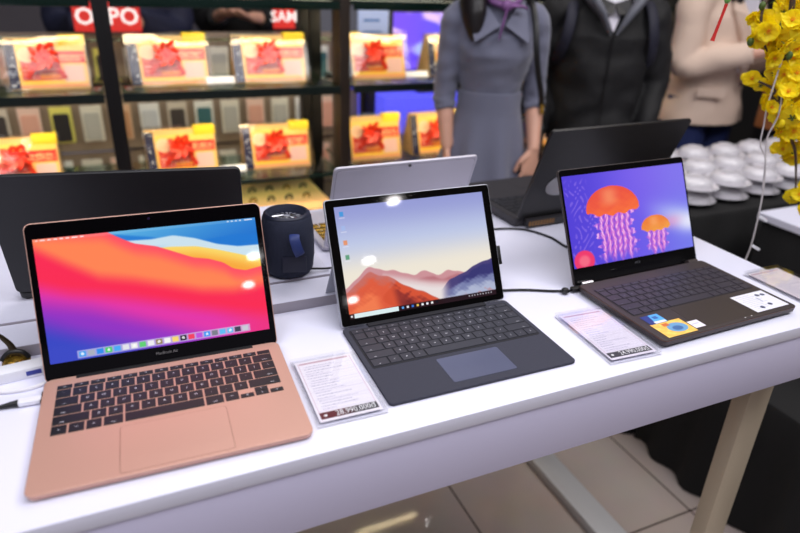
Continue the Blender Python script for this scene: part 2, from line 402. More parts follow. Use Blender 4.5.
# ---------------------------------------------------------------- screen pictures
def sm(a, b, x): t = np.clip((x-a)/(b-a), 0, 1); return t*t*(3-2*t)
def mixc(c0, c1, t): return [a+(b-a)*t for a, b in zip(c0, c1)]
def cst(c, u): return [np.full_like(u, float(v)) for v in c]
def over(base, col, m):
    if isinstance(col, tuple): col = cst(col, base[0])
    return [b+(c-b)*m for b, c in zip(base, col)]
def vnoise(u, v, s, seed=0):
    a = np.sin(u*s*1.7+seed*1.3+2.1*np.sin(v*s*.9+seed))+np.sin(v*s*2.3+seed*2.7+1.7*np.sin(u*s*1.1+seed*.7))
    b = np.sin((u+v)*s*3.1+seed*4.1)+np.sin((u*1.3-v)*s*4.3+seed*5.3)
    return (a*.35+b*.15)
def rrect(u, v, u0, u1, v0, v1, e=.003): return sm(u0-e, u0+e, u)*sm(u1+e, u1-e, u)*sm(v0-e, v0+e, v)*sm(v1+e, v1-e, v)
def cv(u, pts):
    xs, ys = zip(*pts); xx = np.linspace(xs[0], xs[-1], 200); yy = np.interp(xx, xs, ys)
    for _ in range(6): yy[1:-1] = .25*yy[:-2]+.5*yy[1:-1]+.25*yy[2:]
    return np.interp(u, xx, yy)
def pic_mac(u, v):
    c = mixc((92, 178, 226), (30, 108, 204), sm(.1, .9, .6*u+v)); c = [np.asarray(x, float)+0*u for x in c]
    d = cv(u, [(0, 0), (.35, .02), (.5, .07), (.62, .13), (.75, .14), (.9, .12), (1, .14)])
    c = over(c, (34, 120, 210), sm(-.008, .02, v-d)*.85)
    d = cv(u, [(0, 0), (.38, .06), (.5, .07), (.6, .055), (.7, .10), (.8, .17), (.9, .21), (1, .215)])
    c = over(c, (204, 226, 238), sm(-.004, .014, v-d-.02))
    c = over(c, (150, 196, 228), sm(.05, .09, v-d-.02)*sm(.6, .5, u)*.4)
    d = cv(u, [(0, .2), (.5, .17), (.58, .17), (.7, .19), (.8, .24), (.9, .30), (1, .36)])
    c = over(c, mixc((252, 216, 104), (248, 170, 62), sm(0, .13, v-d)), sm(-.003, .012, v-d))
    d = cv(u, [(0, -.1), (.29, -.03), (.36, .05), (.42, .11), (.52, .155), (.6, .22), (.68, .285), (.75, .31), (.82, .36), (.86, .42), (.92, .45), (1, .43)])
    t = v-d
    c = over(c, mixc((255, 82, 100), (255, 132, 84), sm(0, .15, t)), sm(-.003, .010, t))
    d = cv(u, [(0, .10), (.12, .24), (.25, .38), (.4, .44), (.55, .52), (.7, .60), (.85, .64), (1, .62)])
    c = over(c, (250, 44, 84), sm(-.10, .05, v-d))
    d = cv(u, [(0, .34), (.12, .42), (.25, .47), (.4, .54), (.55, .62), (.7, .70), (.85, .77), (1, .83)])
    c = over(c, (228, 54, 168), sm(-.05, .13, v-d)*(1-.45*sm(.7, 1, u)))
    d = cv(u, [(0, .52), (.2, .62), (.45, .80), (.7, .98), (1, 1.15)])
    c = over(c, (146, 52, 196), sm(-.12, .10, v-d))
    d = cv(u, [(0, .70), (.2, .86), (.45, 1.02), (.7, 1.2), (1, 1.3)])
    c = over(c, (58, 72, 196), sm(-.14, .12, v-d))
    # menu bar and dock
    c = over(c, (255, 255, 255), (v < .022)*.12)
    for x0, x1 in ((.012, .02), (.03, .05), (.06, .075), (.085, .1), (.11, .125), (.135, .15), (.16, .185), (.195, .21), (.86, .87), (.88, .89), (.9, .91), (.92, .93), (.945, .985)):
        c = over(c, (250, 245, 250), rrect(u, v, x0, x1, .008, .016, .002)*.85)
    c = over(c, (206, 200, 236), rrect(u, v, .115, .905, .925, .987, .003)*.72)
    ic = [(64, 160, 240), (170, 176, 190), (40, 140, 235), (70, 210, 100), (70, 170, 245), (230, 230, 235), (240, 240, 235), (90, 210, 110), (240, 240, 240), (150, 130, 80), (250, 250, 245), (250, 220, 110), (30, 30, 36), (246, 60, 90), (190, 80, 220), (50, 150, 245), (120, 125, 135), (90, 190, 245), (100, 190, 240), (60, 60, 80), (200, 205, 215)]
    for i, k in enumerate(ic):
        x = .122+i*.0372
        c = over(c, k, rrect(u, v, x, x+.029, .935, .978, .003)*(.95))
        if i % 3 == 0: c = over(c, (255, 255, 255), ((u-x-.0145)**2+((v-.956)*.625)**2 < .007**2)*.8)
    return c
def pic_dunes(u, v):
    c = mixc((150, 156, 212), (190, 200, 230), sm(0, .38, v)); c = mixc(c, (238, 230, 214), sm(.3, .64, v))
    c = [np.asarray(x, float)+0*u for x in c]
    wv = .010*np.sin(u*34)+.006*np.sin(u*71+1); tx = vnoise(u, v, 36, 4)
    h = cv(u, [(0, .72), (.06, .66), (.17, .555), (.25, .60), (.37, .65), (.46, .69), (.53, .665), (.6, .72), (.68, .70), (.8, .73), (1, .72)])+wv*.7
    c = over(c, (204, 146, 152), sm(-.004, .012, v-h)); c = over(c, (176, 104, 112), sm(-.002, .03, v-h-.035-.02*np.sin(u*40))*sm(.40, .5, u)*.7)
    h = cv(u, [(0, 1.1), (.16, 1.0), (.24, .63), (.4, .70), (.55, .76), (.7, .80), (1, .88)])
    c = over(c, (222, 196, 198), sm(-.02, .05, v-h)); c = over(c, (232, 222, 222), sm(.03, .09, v-h)*sm(.25, .4, u))
    h = cv(u, [(0, .76), (.10, .66), (.17, .60), (.22, .65), (.27, .655), (.34, .74), (.42, .80), (.52, .88), (.60, .95), (.7, 1.05), (1, 1.3)])+wv*.5
    c = over(c, (198, 112, 104), sm(-.006, .012, v-h)*sm(.9, .5, u)); c = over(c, (222, 92, 62), sm(.0, .12, v-h-.03*tx)*sm(.34, .26, u+.1*(v-.8)))
    c = over(c, (246, 132, 84), sm(.12, .26, v-h-.05*tx)*sm(.22, .14, u-.1*(v-.7))*.8)
    c = over(c, (214, 84, 54), sm(.0, .02, v-h)*sm(.26, .29, u-.05*np.sin(v*20)))
    c = over(c, (140, 48, 44), sm(.05, .12, v-h-.04*tx)*sm(.27, .33, u-.10*(v-.75))*sm(.62, .5, u)*.85); c = over(c, (84, 28, 34), sm(.10, .2, v-h-.05*tx)*sm(.30, .42, u)*.7)
    h = cv(u, [(0, 1.2), (.62, .86), (.68, .79), (.76, .75), (.84, .71), (.9, .675), (1, .64)])+wv*.4
    c = over(c, (74, 66, 120), sm(-.003, .010, v-h)*sm(.6, .7, u)); c = over(c, (52, 52, 112), sm(.02, .05, v-h+.01*tx)*sm(.72, .8, u)*.8)
    h = cv(u, [(0, 1.2), (.6, .90), (.72, .83), (.85, .80), (1, .78)])
    c = over(c, (128, 136, 178), sm(-.01, .04, v-h+.02*tx)*sm(.6, .72, u)*.9); c = over(c, (196, 204, 224), sm(.05, .11, v-h+.03*tx)*sm(.55, .7, u)*.7)
    c = over(c, (196, 120, 120), sm(.10, .15, v-h)*sm(.2, .6, tx)*sm(.7, .85, u)*.5)
    c = over(c, (34, 16, 22), sm(.95, .955, v)*.97)
    c = over(c, (220, 238, 240), rrect(u, v, .03, .315, .955, .995, .002))
    c = over(c, (235, 235, 240), rrect(u, v, .008, .02, .965, .985, .002))
    for i in range(8):
        x = .335+i*.033; c = over(c, [(90, 160, 230), (230, 230, 240), (60, 120, 220), (245, 200, 90), (240, 245, 250), (240, 240, 250), (250, 250, 250), (20, 20, 30)][i], rrect(u, v, x, x+.015, .963, .985, .002))
    for i in range(9):
        x = .80+i*.02; c = over(c, (215, 215, 225), rrect(u, v, x, x+.008, .967, .98, .002)*.8)
    for k, (y, col) in enumerate(((.045, (60, 150, 220)), (.17, (160, 190, 240)), (.30, (235, 140, 90)), (.43, (80, 150, 110)))):
        c = over(c, col, rrect(u, v, .028, .052, y, y+.042, .004)*(.85 if k != 1 else .5))
        c = over(c, (240, 240, 250), rrect(u, v, .022, .058, y+.052, y+.06, .003)*.5)
    return c
def pic_jelly(u, v):
    c = mixc((84, 66, 214), (110, 92, 232), sm(0, .6, u)); c = mixc(c, (122, 130, 236), sm(.5, 1, u)*.8)
    c = [np.asarray(x, float)+0*u for x in c]
    c = over(c, (150, 110, 240), sm(.2, .9, 1-v)*sm(.2, .7, u)*.35)
    d = np.exp(-((v-(.50+.42*(u-.62)))**2)/.018)*sm(.55, .95, u); c = over(c, (196, 214, 250), d*.85)  # pale diagonal, then pink and white spots: screen glare painted into the picture
    c = over(c, (236, 150, 190), np.exp(-((u-.84)**2/.012+(v-.66)**2/.006))*.6)
    c = over(c, (240, 240, 255), np.exp(-((u-1.0)**2/.012+(v-.70)**2/.01))*.8)
    tx2 = vnoise(u, v, 90, 5)
    tx = .5*np.sin(u*150+6*np.sin(v*17))+.5*np.sin(v*62+5*np.sin(u*45+v*9))
    c = over(c, (176, 140, 240), sm(.2, .7, tx)*sm(.21, .12, np.abs(u-.11+.03*np.sin(v*9))*2)*sm(.02, .1, v)*.38)
    def jelly(c, cx, cy, rx, ry, col, col2, tl, tw, seed):
        a = (u-cx)/rx; top = cy-ry*np.sqrt(np.clip(1-a*a, 0, 1)); bot = cy+.26*ry*np.sqrt(np.clip(1-a*a, 0, 1))+.05*ry*np.cos(a*13+seed)
        # tentacles
        fr = .66+.10*np.sin(v*55+seed)+.05*np.sin(v*131+seed*2)
        ten = sm(fr+.03, fr-.03, np.abs(a-.04*np.sin(v*16+seed)))*(v > cy-.02)*sm(cy+tl, cy+tl*.72, v+.04*np.sin(u*90+seed))
        uu_ = u+.006*np.sin(v*21+seed)+.003*np.sin(v*70+u*40)
        st = .5+.5*np.sin(uu_*150+seed); fz = .5+.5*np.sin(uu_*410+3*np.sin(v*60+seed)); lm = .5+.5*np.sin(v*75+7*np.sin(uu_*60+seed))
        c = over(c, (226, 120, 226), ten*(.45+.35*st))
        c = over(c, (255, 206, 244), ten*sm(.45, .9, .6*st+.4*lm)*.9)
        c = over(c, (232, 60, 150), ten*sm(.78, .95, fz)*sm(.8, .3, np.abs(a))*.75)
        c = over(c, (110, 70, 214), ten*sm(.3, .08, st*.7+lm*.3)*.7)
        m = (np.abs(a) < 1)*(v > top)*(v < bot)
        sh = sm(-.9, .9, (v-cy)/ry+.25*a+.2*vnoise(u, v, 30, seed))
        c = over(c, mixc(col, col2, sh), m*1.0)
        c = over(c, (255, 190, 130), m*sm(.5, 0, np.abs(a+.1))*sm(.9, .2, np.abs((v-cy+ry*.55)/ry*1.6))*.45)
        return c
    c = jelly(c, .695, .700, .125, .145, (238, 128, 60), (246, 172, 80), .30, .9, 2)
    c = jelly(c, .365, .415, .215, .255, (236, 84, 66), (252, 122, 62), .60, .8, 1)
    q = ((u-.085)/.075)**2+((v-.935)/.11)**2
    c = over(c, (240, 60, 110), sm(1.25, .95, q)); c = over(c, (250, 140, 150), sm(.5, .1, q)*.6)
    return c
def blank(u, v): return cst((20, 20, 26), u)

# ---------------------------------------------------------------- the laptops
def lidded(root, tilt, z, w, h0, h1, thick, lidmat, rad, disp, pic, bez='black_gloss', nx=280, ny=176, edge=None, zoff=0.0, bezin=.0012, y=0.0):
    """lid mesh with bezel and display as its children. disp = (half width, v0, v1)"""
    lid = MB().plate(0, (h0+h1)/2, w, h1-h0, -thick, 0, rad, .001).build('lid', lidmat, root)
    lid.matrix_local = lid_xf(tilt, z, y) @ Matrix.Translation((0, 0, zoff))
    MB().plate(0, (h0+h1)/2, w-2*bezin, h1-h0-2*bezin, .0, .0008, rad-bezin*.5, .0002).build('bezel', bez, lid)
    hw, v0, v1 = disp
    painted('display', 2*hw, v1-v0, nx, ny, pic, SCREEN, lid, Matrix.Translation((0, (v0+v1)/2, .0011)))
    return lid

# rose gold laptop
rt = thing('laptop', 'rose gold laptop with black keys and a bright red, pink and blue wallpaper', 'laptop', W(-.315, .7231), R(22.6))
MB().plate(0, -.1045, .304, .215, .0015, .0105, .011, .0012, taper=.006).build('base', 'rose', rt)
for sx in (-1, 1):
    for y in (-.02, -.19): MB().lathe([(.0005, 0), (.007, .0), (.007, .0025), (.0005, .0025)], 16, (sx*.13, y, 0)).build('rubber_foot', 'black_matte', rt)
keys(rt, MAC, -.1365, .1365, -.0155, .0186, .0106, 'key_black', 'legend', gap=.0024)
MB().plate(0, -.1665, .121, .0805, .0104, .01075, .004, .0002).build('touchpad', mat('rose_gold_touchpad', (204, 158, 142), .36, .25), rt)
b = MB(); b.plate(0, -.1665, .1222, .0817, .0100, .01056, .0045, .0001); b.build('touchpad_gap', 'rose_dark', rt)
MB().box(-.115, .115, -.004, .0035, .0085, .0112, .001).build('hinge', 'black_matte', rt)
ld = lidded(rt, R(24.6), .010, .304, -.004, .2065, .0045, 'rose', .009, (.1428, .0214, .1852), pic_mac, zoff=-.0035)
lettering('lettering', 'MacBook Air', .0055, mat('grey_lettering', (120, 118, 120), .4), ld, Matrix.Translation((0, .0125, .0012)))
MB().lathe([(.0004, 0), (.0016, 0)], 12, (0, .1985, .00105)).build('webcam', mat('webcam', (40, 30, 60), .1), ld)
MB().plate(-.153, -.020, .002, .009, .0045, .0075, .0009, .0003).build('port', 'black_matte', rt)
MB().plate(-.153, -.037, .002, .009, .0045, .0075, .0009, .0003).build('port', 'black_matte', rt)

# tablet with detachable keyboard
rt = thing('tablet_computer', 'tablet on a kickstand with charcoal fabric keyboard, desert dunes on its screen', 'tablet computer', W(.0474, .8928), R(23.77))
MB().plate(0, -.1, .293, .199, .0002, .0052, .007, .0010).build('keyboard_cover', 'alcantara', rt)
MB().plate(0, -.0640, .278, .1075, .0050, .0055, .004, .0001).build('keyboard_well', 'well_char', rt)
keys(rt, SUR, -.137, .137, -.0125, .0184, .0055, 'key_char', 'legend', gap=.0020, h=.0012, leg=.0042)
MB().plate(.004, -.1560, .1005, .0590, .0050, .0056, .003, .0001).build('touchpad', 'pad_char', rt)
MB().box(-.105, .105, -.009, .004, .003, .0075, .001).build('connector_hinge', 'well_char', rt)
ld = lidded(rt, R(26.57), .006, .292, .0, .1995, .008, 'platinum', .005, (.1313, .0108, .1870), pic_dunes, bez=mat('black_tablet_glass', (10, 9, 9), .05), bezin=.0014)
MB().lathe([(.0004, 0), (.0018, 0)], 12, (0, .1935, .00105)).build('webcam', 'iris', ld)
k = MB(); k.plate(0, .0505, .285, .101, -.0016, 0, .004, .0005)
ks = k.build('kickstand', 'platinum', rt)
# kickstand: hinge at mid height of the back, foot on the table
hy, hz = .0055+.100*math.sin(R(26.57)), .100*math.cos(R(26.57))+.004
hy += .008*math.cos(R(26.57)); hz -= .008*math.sin(R(26.57))
aa = math.asin(min(1, (hz-.003)/.101))
ks.matrix_local = Matrix.Translation((0, hy, hz)) @ Matrix.Rotation(-aa, 4, 'X')
MB().box(.1462, .1525, .060, .092, -.006, -.001, .001).build('charging_plug', 'black_matte', ld)

# dark bronze convertible laptop
rt = thing('laptop', 'dark bronze convertible laptop with orange jellyfish on its screen', 'laptop', W(.454, 1.0613), R(25.76))
MB().plate(0, -.1, .305, .2015, .0035, .0160, .008, .0015, taper=.004).build('base', 'bronze', rt)
MB().plate(0, -.1, .3054, .2019, .0140, .0147, .0082, .0001).build('edge_trim', 'copper', rt)
for sx in (-1, 1):
    MB().lathe([(.0005, 0), (.007, .0), (.007, .0045), (.0005, .0045)], 16, (sx*.13, -.185, 0)).build('rubber_foot', 'black_matte', rt)
    MB().lathe([(.0005, 0), (.007, .0), (.007, .0045), (.0005, .0045)], 16, (sx*.13, -.02, 0)).build('rubber_foot', 'black_matte', rt)
MB().plate(0, -.0745, .284, .0985, .0158, .0162, .004, .0001).build('keyboard_well', mat('dark_well', (26, 22, 26), .5), rt)
keys(rt, ZEN, -.1405, .1405, -.0265, .0174, .0162, 'bronze_key', 'legend_dim', gap=.0021, leg=.0042)
MB().plate(0, -.1600, .1300, .066, .0158, .01625, .004, .0001).build('touchpad', 'bronze_pad', rt)
def stk_blue(u, v):
    c = cst((44, 60, 130), u); c = over(c, (90, 170, 235), sm(.42, .5, u+.15*v)); c = over(c, (225, 232, 245), rrect(u, v, .3, .95, .72, .98)); c = over(c, (30, 40, 110), rrect(u, v, .52, .8, .2, .5)*.5); return c
def stk_yel(u, v):
    c = cst((244, 190, 92), u); q = ((u-.62)/.3)**2+((v-.5)/.32)**2
    c = over(c, (250, 220, 120), sm(.05, .2, vnoise(u, v, 9, 2))*.6)
    c = over(c, (110, 160, 200), sm(1.1, .95, q)); c = over(c, (60, 96, 150), sm(.35, .2, ((u-.6)/.3)**2+((v-.55)/.3)**2)*.8); c = over(c, (196, 90, 50), rrect(u, v, .3, .5, .1, .3)*.8); return c
def stk_wht(u, v):
    c = cst((226, 226, 238), u)
    for i in range(9): c = over(c, (150, 154, 180), rrect(u, v, .08+.04*(i % 3), .5+.2*((i*37) % 2), .1+i*.09, .12+i*.09, .004)*.55)
    for cx, cy in ((.62, .75), (.32, .82), (.7, .2), (.85, .22)): c = over(c, (50, 56, 84), (((u-cx)/.06)**2+((v-cy)/.07)**2 < 1)*.85)
    c = over(c, (70, 76, 110), rrect(u, v, .55, .58, .3, .55)*.6); return c
def stk_small(u, v): return over(cst((232, 228, 240), u), (170, 170, 190), rrect(u, v, .1, .8, .4, .5)*.6)
painted('sticker', .036, .026, 40, 30, stk_blue, PRINT, rt, Matrix.Translation((-.118, -.1440, .0165)))
painted('sticker', .062, .040, 60, 40, stk_yel, PRINT, rt, Matrix.Translation((-.108, -.1760, .0165)))
painted('sticker', .022, .020, 20, 16, stk_small, PRINT, rt, Matrix.Translation((-.064, -.1800, .0165)))
painted('sticker', .078, .055, 80, 56, stk_wht, PRINT, rt, Matrix.Translation((.104, -.1640, .0165)))
ld = lidded(rt, R(25.65), .016, .304, -.003, .207, .0055, 'bronze', .006, (.1470, .0284, .1945), pic_jelly, zoff=-.0114, bez=mat('black_laptop_glass', (12, 11, 12), .06))
MB().lathe([(.0004, 0), (.0015, 0)], 12, (0, .2015, .00105)).build('webcam', 'iris', ld)
MB().plate(0, .012, .13, .006, .0006, .0012, .002, .0001).build('chin_bar', 'black_gloss', ld)
lettering('lettering', 'ASUS', .006, mat('grey_logo', (84, 84, 90), .3), ld, Matrix.Translation((0, .019, .0012)))
for sx in (-1, 1): MB().tube([(sx*.142, .004, .013), (sx*.118, .004, .013)], .0055, 14).build('hinge', 'chrome' if sx < 0 else 'bronze', rt)
for x in (.03, .045): MB().lathe([(.0004, 0), (.0012, 0)], 10, (x, -.1955, .0165)).build('indicator', 'white_dot', rt)

def facing_away(label, x, y, z, hd, tilt, Wd, Hh, D, lidm, bodym, keym, thick, bh, leg, rows=SUR):
    rt = thing('laptop', label, 'laptop', W(x, y, z), hd+PI)
    MB().plate(0, -D/2+.004, Wd, D, .002, bh, .008, .0015, taper=.003).build('base', bodym, rt)
    for sx in (-1, 1):
        for yy in (-.03, -D+.03): MB().lathe([(.0005, 0), (.008, .0), (.008, .003), (.0005, .003)], 16, (sx*(Wd/2-.03), yy, 0)).build('rubber_foot', 'black_matte', rt)
    keys(rt, rows, -Wd*.46, Wd*.46, -.022, .0186, bh, keym, leg, gap=.0025)
    MB().plate(0, -D+.055, .11, .065, bh-.0002, bh+.0003, .004, .0001).build('touchpad', bodym, rt)
    ld = lidded(rt, tilt, bh, Wd, .004, Hh, thick, lidm, .008, (Wd/2-.006, .02, Hh-.008), blank, nx=4, ny=4, zoff=-thick*.3)
    return rt, ld
# wide black laptop behind the rose gold one
rt, ld = facing_away('wide black laptop seen from behind, standing behind the rose gold laptop', -.424, .903, .0222, R(14.74), R(10.8), .349, .205, .235, 'navy_lid', 'black_matte', 'key_black', .007, .014, 'legend')
MB().tube([(-.12, .006, .012), (.12, .006, .012)], .005, 12).build('hinge', 'black_matte', rt)
# silver detachable behind the tablet
rt, ld = facing_away('thin light silver laptop seen from behind, behind the tablet with the dunes picture', -.021, 1.197, .0005, R(25.6), R(20.9), .294, .196, .205, 'silver_lid', 'silver_lid', 'gold', .005, .010, 'legend')
MB().lathe([(.0004, 0), (.0024, 0), (.0030, -.0012)], 16, (0, .189, -.0062)).build('rear_camera', 'iris', ld)
b = MB(); b.plate(0, .098, .285, .186, -.00515, -.0050, .008, .00005); b.build('seam', mat('grey_seam', (120, 116, 128), .4), ld)
b = MB(); b.plate(0, .098, .2835, .1845, -.00530, -.0051, .008, .00005); b.build('back_panel', 'silver_lid', ld)
# big black gaming laptop
rt, ld = facing_away('large black laptop seen from behind with oval grey emblem and rear air vents', .422, 1.393, .001, R(26.6), R(20.6), .385, .230, .262, 'game_lid', 'game_body', 'key_black', .007, .022, 'legend_dim')
b = MB(); b.lathe([(.0003, .0), (.030, .0), (.0302, -.0008), (.0003, -.0008)], 40)
em = b.build('emblem', 'emblem', ld); em.matrix_local = Matrix.Translation((.112, .088, -.0073)) @ Matrix.Diagonal((1.25, .9, 1, 1))
b = MB(); b.box(-.385/2+.003, .385/2-.003, -.006, .001, .001, .0015); 
b = MB(); b.box(-.17, .17, .004, .022, .003, .020, .003); b.build('rear_bar', 'game_body', rt)
vn = MB()
for s in (-1, 1):
    for i in range(9): vn.box(s*.135-.036+i*.008, s*.135-.031+i*.008, .0215, .0226, .006, .017)
vn.build('air_vent', mat('vent_slot', (120, 84, 40), .5), rt)

# ---------------------------------------------------------------- things on the table
sp = thing('bluetooth_speaker', 'dark blue cylindrical fabric speaker with a blue strap loop', 'speaker', W(-.196, .999, .0222), R(10)); sp.scale = (1, 1, .975)
MB().lathe([(.0005, 0), (.030, 0), (.038, .003), (.0425, .012), (.0450, .035), (.0455, .06), (.0445, .085), (.0415, .106), (.038, .112), (.034, .114), (.031, .110), (.0295, .102), (.0005, .100)], 48).build('body', 'speaker', sp)
MB().lathe([(.0300, .1025), (.0315, .1095), (.0335, .1145), (.036, .1150), (.039, .1125), (.0395, .1110)], 48).build('rim', 'navy_rubber', sp)
g = MB(); g.lathe([(.0005, .106), (.010, .1055), (.022, .1035), (.0285, .1015)], 36); g.build('passive_radiator', mat('grey_cone', (150, 152, 164), .4), sp)
g = MB()
for k in range(16):
    a = k*2*PI/16; g.tube([(.006*math.cos(a), .006*math.sin(a), .1068), (.026*math.cos(a+.25), .026*math.sin(a+.25), .1036)], .0011, 6)
g.build('radiator_ribs', 'chrome', sp)
MB().tube([(.012, -.0440, .088), (.012, -.0535, .084), (.016, -.0575, .068), (.020, -.0545, .056), (.020, -.0440, .052)], .0085, 10, res=4, flat=(1, .22)).build('strap', 'navy_strap', sp)
MB().box(-.010, .030, -.0460, -.0425, .018, .048, .001).build('side_panel', 'navy_rubber', sp)

def cable(name, pts, r, m, label, **k): return tag(MB().tube(pts, r, 8, res=8).build(name, m, **k), label, 'cable')
def zc(x, y, z=0): return W(x, y, z)
cable('speaker_cable', [zc(-.158, .990, .032), zc(-.125, 1.005, .027), zc(-.09, 1.03, .0245), zc(-.03, 1.055, .0245), zc(.06, 1.06, .0245)], .0021, 'cable_black', 'black cable running from behind the blue speaker to behind the tablet')
cable('power_cable', [zc(.155, .985, .003), zc(.22, .995, .003), zc(.275, .995, .003), zc(.315, 1.0, .004), zc(.335, 1.005, .007)], .0022, 'cable_black', 'black charging cable lying between the tablet and the jellyfish laptop')
p = thing('usb_plug', 'black plug and tie knot at the left side of the jellyfish laptop', 'plug', W(.312, .999, .0), R(25))
MB().plate(.006, 0, .026, .011, .003, .0095, .003, .001).build('plug_body', 'cable_black', p)
MB().lathe([(.0005, -.005), (.0055, -.004), (.0075, 0), (.0055, .004), (.0005, .005)], 14, (-.020, 0, .0065)).build('knot', 'cable_black', p)
MB().box(.0185, .026, -.004, .004, .0045, .008, .001).build('tip', 'chrome', p)
cable('power_cable', [zc(.12, 1.25, .003), zc(.20, 1.285, .003), zc(.27, 1.29, .003), zc(.32, 1.25, .003), zc(.345, 1.20, .003), zc(.37, 1.22, .003), zc(.40, 1.30, .006)], .0024, 'cable_black', 'thin black cable curling on the table below the air vents of the large black laptop')
# hub, white plug and cable on the left
h = thing('usb_hub', 'white cable adapter box with one blue port left of the rose gold laptop', 'adapter', W(-.503, .690), R(31))
MB().box(-.06, .045, -.012, .012, .0, .016, .003).build('case', 'white_plastic', h)
MB().box(.008, .026, -.0126, -.011, .005, .0115, .0005).build('port', 'blue_port', h)
MB().box(-.0605, -.052, -.0125, .010, .003, .013, .001).build('port', 'blue_port', h)
w = thing('watch_stand', 'small gold and black clip standing behind the white adapter box', 'clip', W(-.522, .716, .0), R(20))
MB().lathe([(.0005, 0), (.017, 0), (.0175, .006), (.013, .013), (.0005, .016)], 24).build('gold_base', 'gold', w)
MB().tube([(.004, 0, .013), (.0, .001, .022), (-.004, .002, .034), (-.014, .003, .048), (-.022, .003, .053)], [.006, .005, .004, .003, .001], 10, res=4, flat=(.6, 1)).build('arm', mat('dark_bronze_arm', (60, 50, 34), .3, .7), w)
MB().tube([(-.016, 0, .010), (-.006, 0, .020), (.008, 0, .019), (.016, 0, .009)], .004, 10, res=4).build('rim', 'black_matte', w)
p = thing('usb_plug', 'white plug with a black cable end at the side of the rose gold laptop', 'plug', W(-.4665, .628), R(22))
MB().plate(.010, 0, .026, .011, .002, .0085, .0028, .001).build('plug_body', 'white_plastic', p)
MB().box(.0225, .0255, -.0040, .0040, .0042, .0068, .0005).build('tip', 'chrome', p)
MB().tube([(-.003, 0, .005), (-.011, 0, .005), (-.024, 0, .004)], [.0048, .0036, .0024], 10).build('strain_relief', 'cable_black', p)
cable('charging_cable', [zc(-.4895, .617, .003), zc(-.53, .602, .003), zc(-.58, .60, .003), zc(-.65, .62, .003)], .0022, 'cable_black', 'black cable leading out of the white plug to the left')
cable('charging_cable', [zc(-.455, .680, .003), zc(-.475, .660, .0026), zc(-.51, .650, .0026), zc(-.56, .655, .0026), zc(-.65, .67, .0026)], .0024, 'cable_white', 'thick white cable lying between the white adapter box and the white plug')

def card(label, x, y, hd, price, strip, seed, tint=(236, 232, 244)):
    ct = thing('price_card_holder', label, 'price card', W(x, y), hd, 'acrylic price card holders')
    MB().plate(0, 0, .094, .148, .0, .0035, .002, .0005).build('back_plate', 'acrylic', ct)
    MB().plate(0, 0, .094, .148, .0050, .0085, .002, .0005).build('front_plate', 'acrylic', ct)
    for sx in (-1, 1): MB().box(sx*.044-.002, sx*.044+.002, -.072, .072, .0035, .005).build('side_spacer', 'acrylic', ct)
    rs = np.random.RandomState(seed); ln = [(.10+.03*rs.rand(), .3+.5*rs.rand(), .10+.042*i) for i in range(18)]
    def pp(u, v):
        c = cst(tint, u)
        c = over(c, (170, 120, 135), rrect(u, v, .06, .92, .03, .06, .004)*.55)
        for a, b_, y_ in ln:
            m = rrect(u, v, a, b_, y_, y_+.012, .003)*(np.sin(u*210+y_*99) > -.4); c = over(c, (120, 116, 160), m*.55)
            c = over(c, (190, 180, 210), rrect(u, v, .05, .95, y_+.026, y_+.029, .002)*.5)
        for a in (.045, .955): c = over(c, (180, 120, 150), rrect(u, v, a-.003, a+.003, .03, .97, .002)*.5)
        sv = rrect(u, v, .04, .96, .865, .965, .002)
        return over(c, mixc(strip[0], strip[1], sm(.3, .7, u)), sv)
    pc = painted('paper_insert', .082, .136, 82, 136, pp, PRINTM, ct, Matrix.Translation((0, 0, .0043)))
    if price: lettering('price_lettering', price, .0138, 'white_dot', pc, Matrix.Translation((.0085, -.0565, .0003)) @ Matrix.Diagonal((.76, 1, 1, 1)), .003)
    if price: lettering('currency_mark', '●', .006, 'white_dot', pc, Matrix.Translation((-.031, -.057, .0003)))
card('acrylic price card with a dark red and grey strip beside the charcoal keyboard', -.0790, .690, R(23), '28.990.000đ', ((92, 24, 34), (60, 58, 66)), 3)
card('acrylic price card with a grey strip between tablet and jellyfish laptop', .3275, .853, R(21.5), '24.990.000đ', ((62, 60, 70), (70, 66, 76)), 5, (228, 222, 240))
card('acrylic price card on the right side of the jellyfish laptop, at the table end', .7345, 1.050, R(25), '', ((196, 186, 200), (200, 190, 204)), 8, (216, 208, 216))

# ---------------------------------------------------------------- glass shelf unit behind the table
FR = 2.2                              # front plane of the shelves, along N
def frame_of(name, label, cat, group=None): return thing(name, label, cat, un(0, 0, -H), HEAD, group)
posts = frame_of('display_rack', 'black metal upright frame carrying the lit glass gift shelves', 'rack')
for u0, u1, n0, n1 in ((-.036, .010, FR-.01, FR+.03), (-.035, .01, FR+.365, FR+.40), (.695, .730, FR+.365, FR+.42), (.742, .782, FR+.02, FR+.08), (.735, .78, FR+.365, FR+.40), (1.50, 1.54, FR, FR+.05), (1.50, 1.54, FR+.36, FR+.40), (2.26, 2.30, FR, FR+.05), (-.80, -.76, FR, FR+.05)):
    MB().box(u0, u1, n0, n1, 0, H+.62, .003).build('post', 'dark_metal' if u0 != .742 else 'brown_metal', posts)
MB().box(.7392, .7415, FR+.04, FR+.10, 0, H+.5, .001).build('glass_divider', 'brown_metal', posts)
bays = [(-.755, -.04, 'left'), (.014, .738, 'middle'), (.789, 1.495, 'third'), (1.545, 2.25, 'right')]
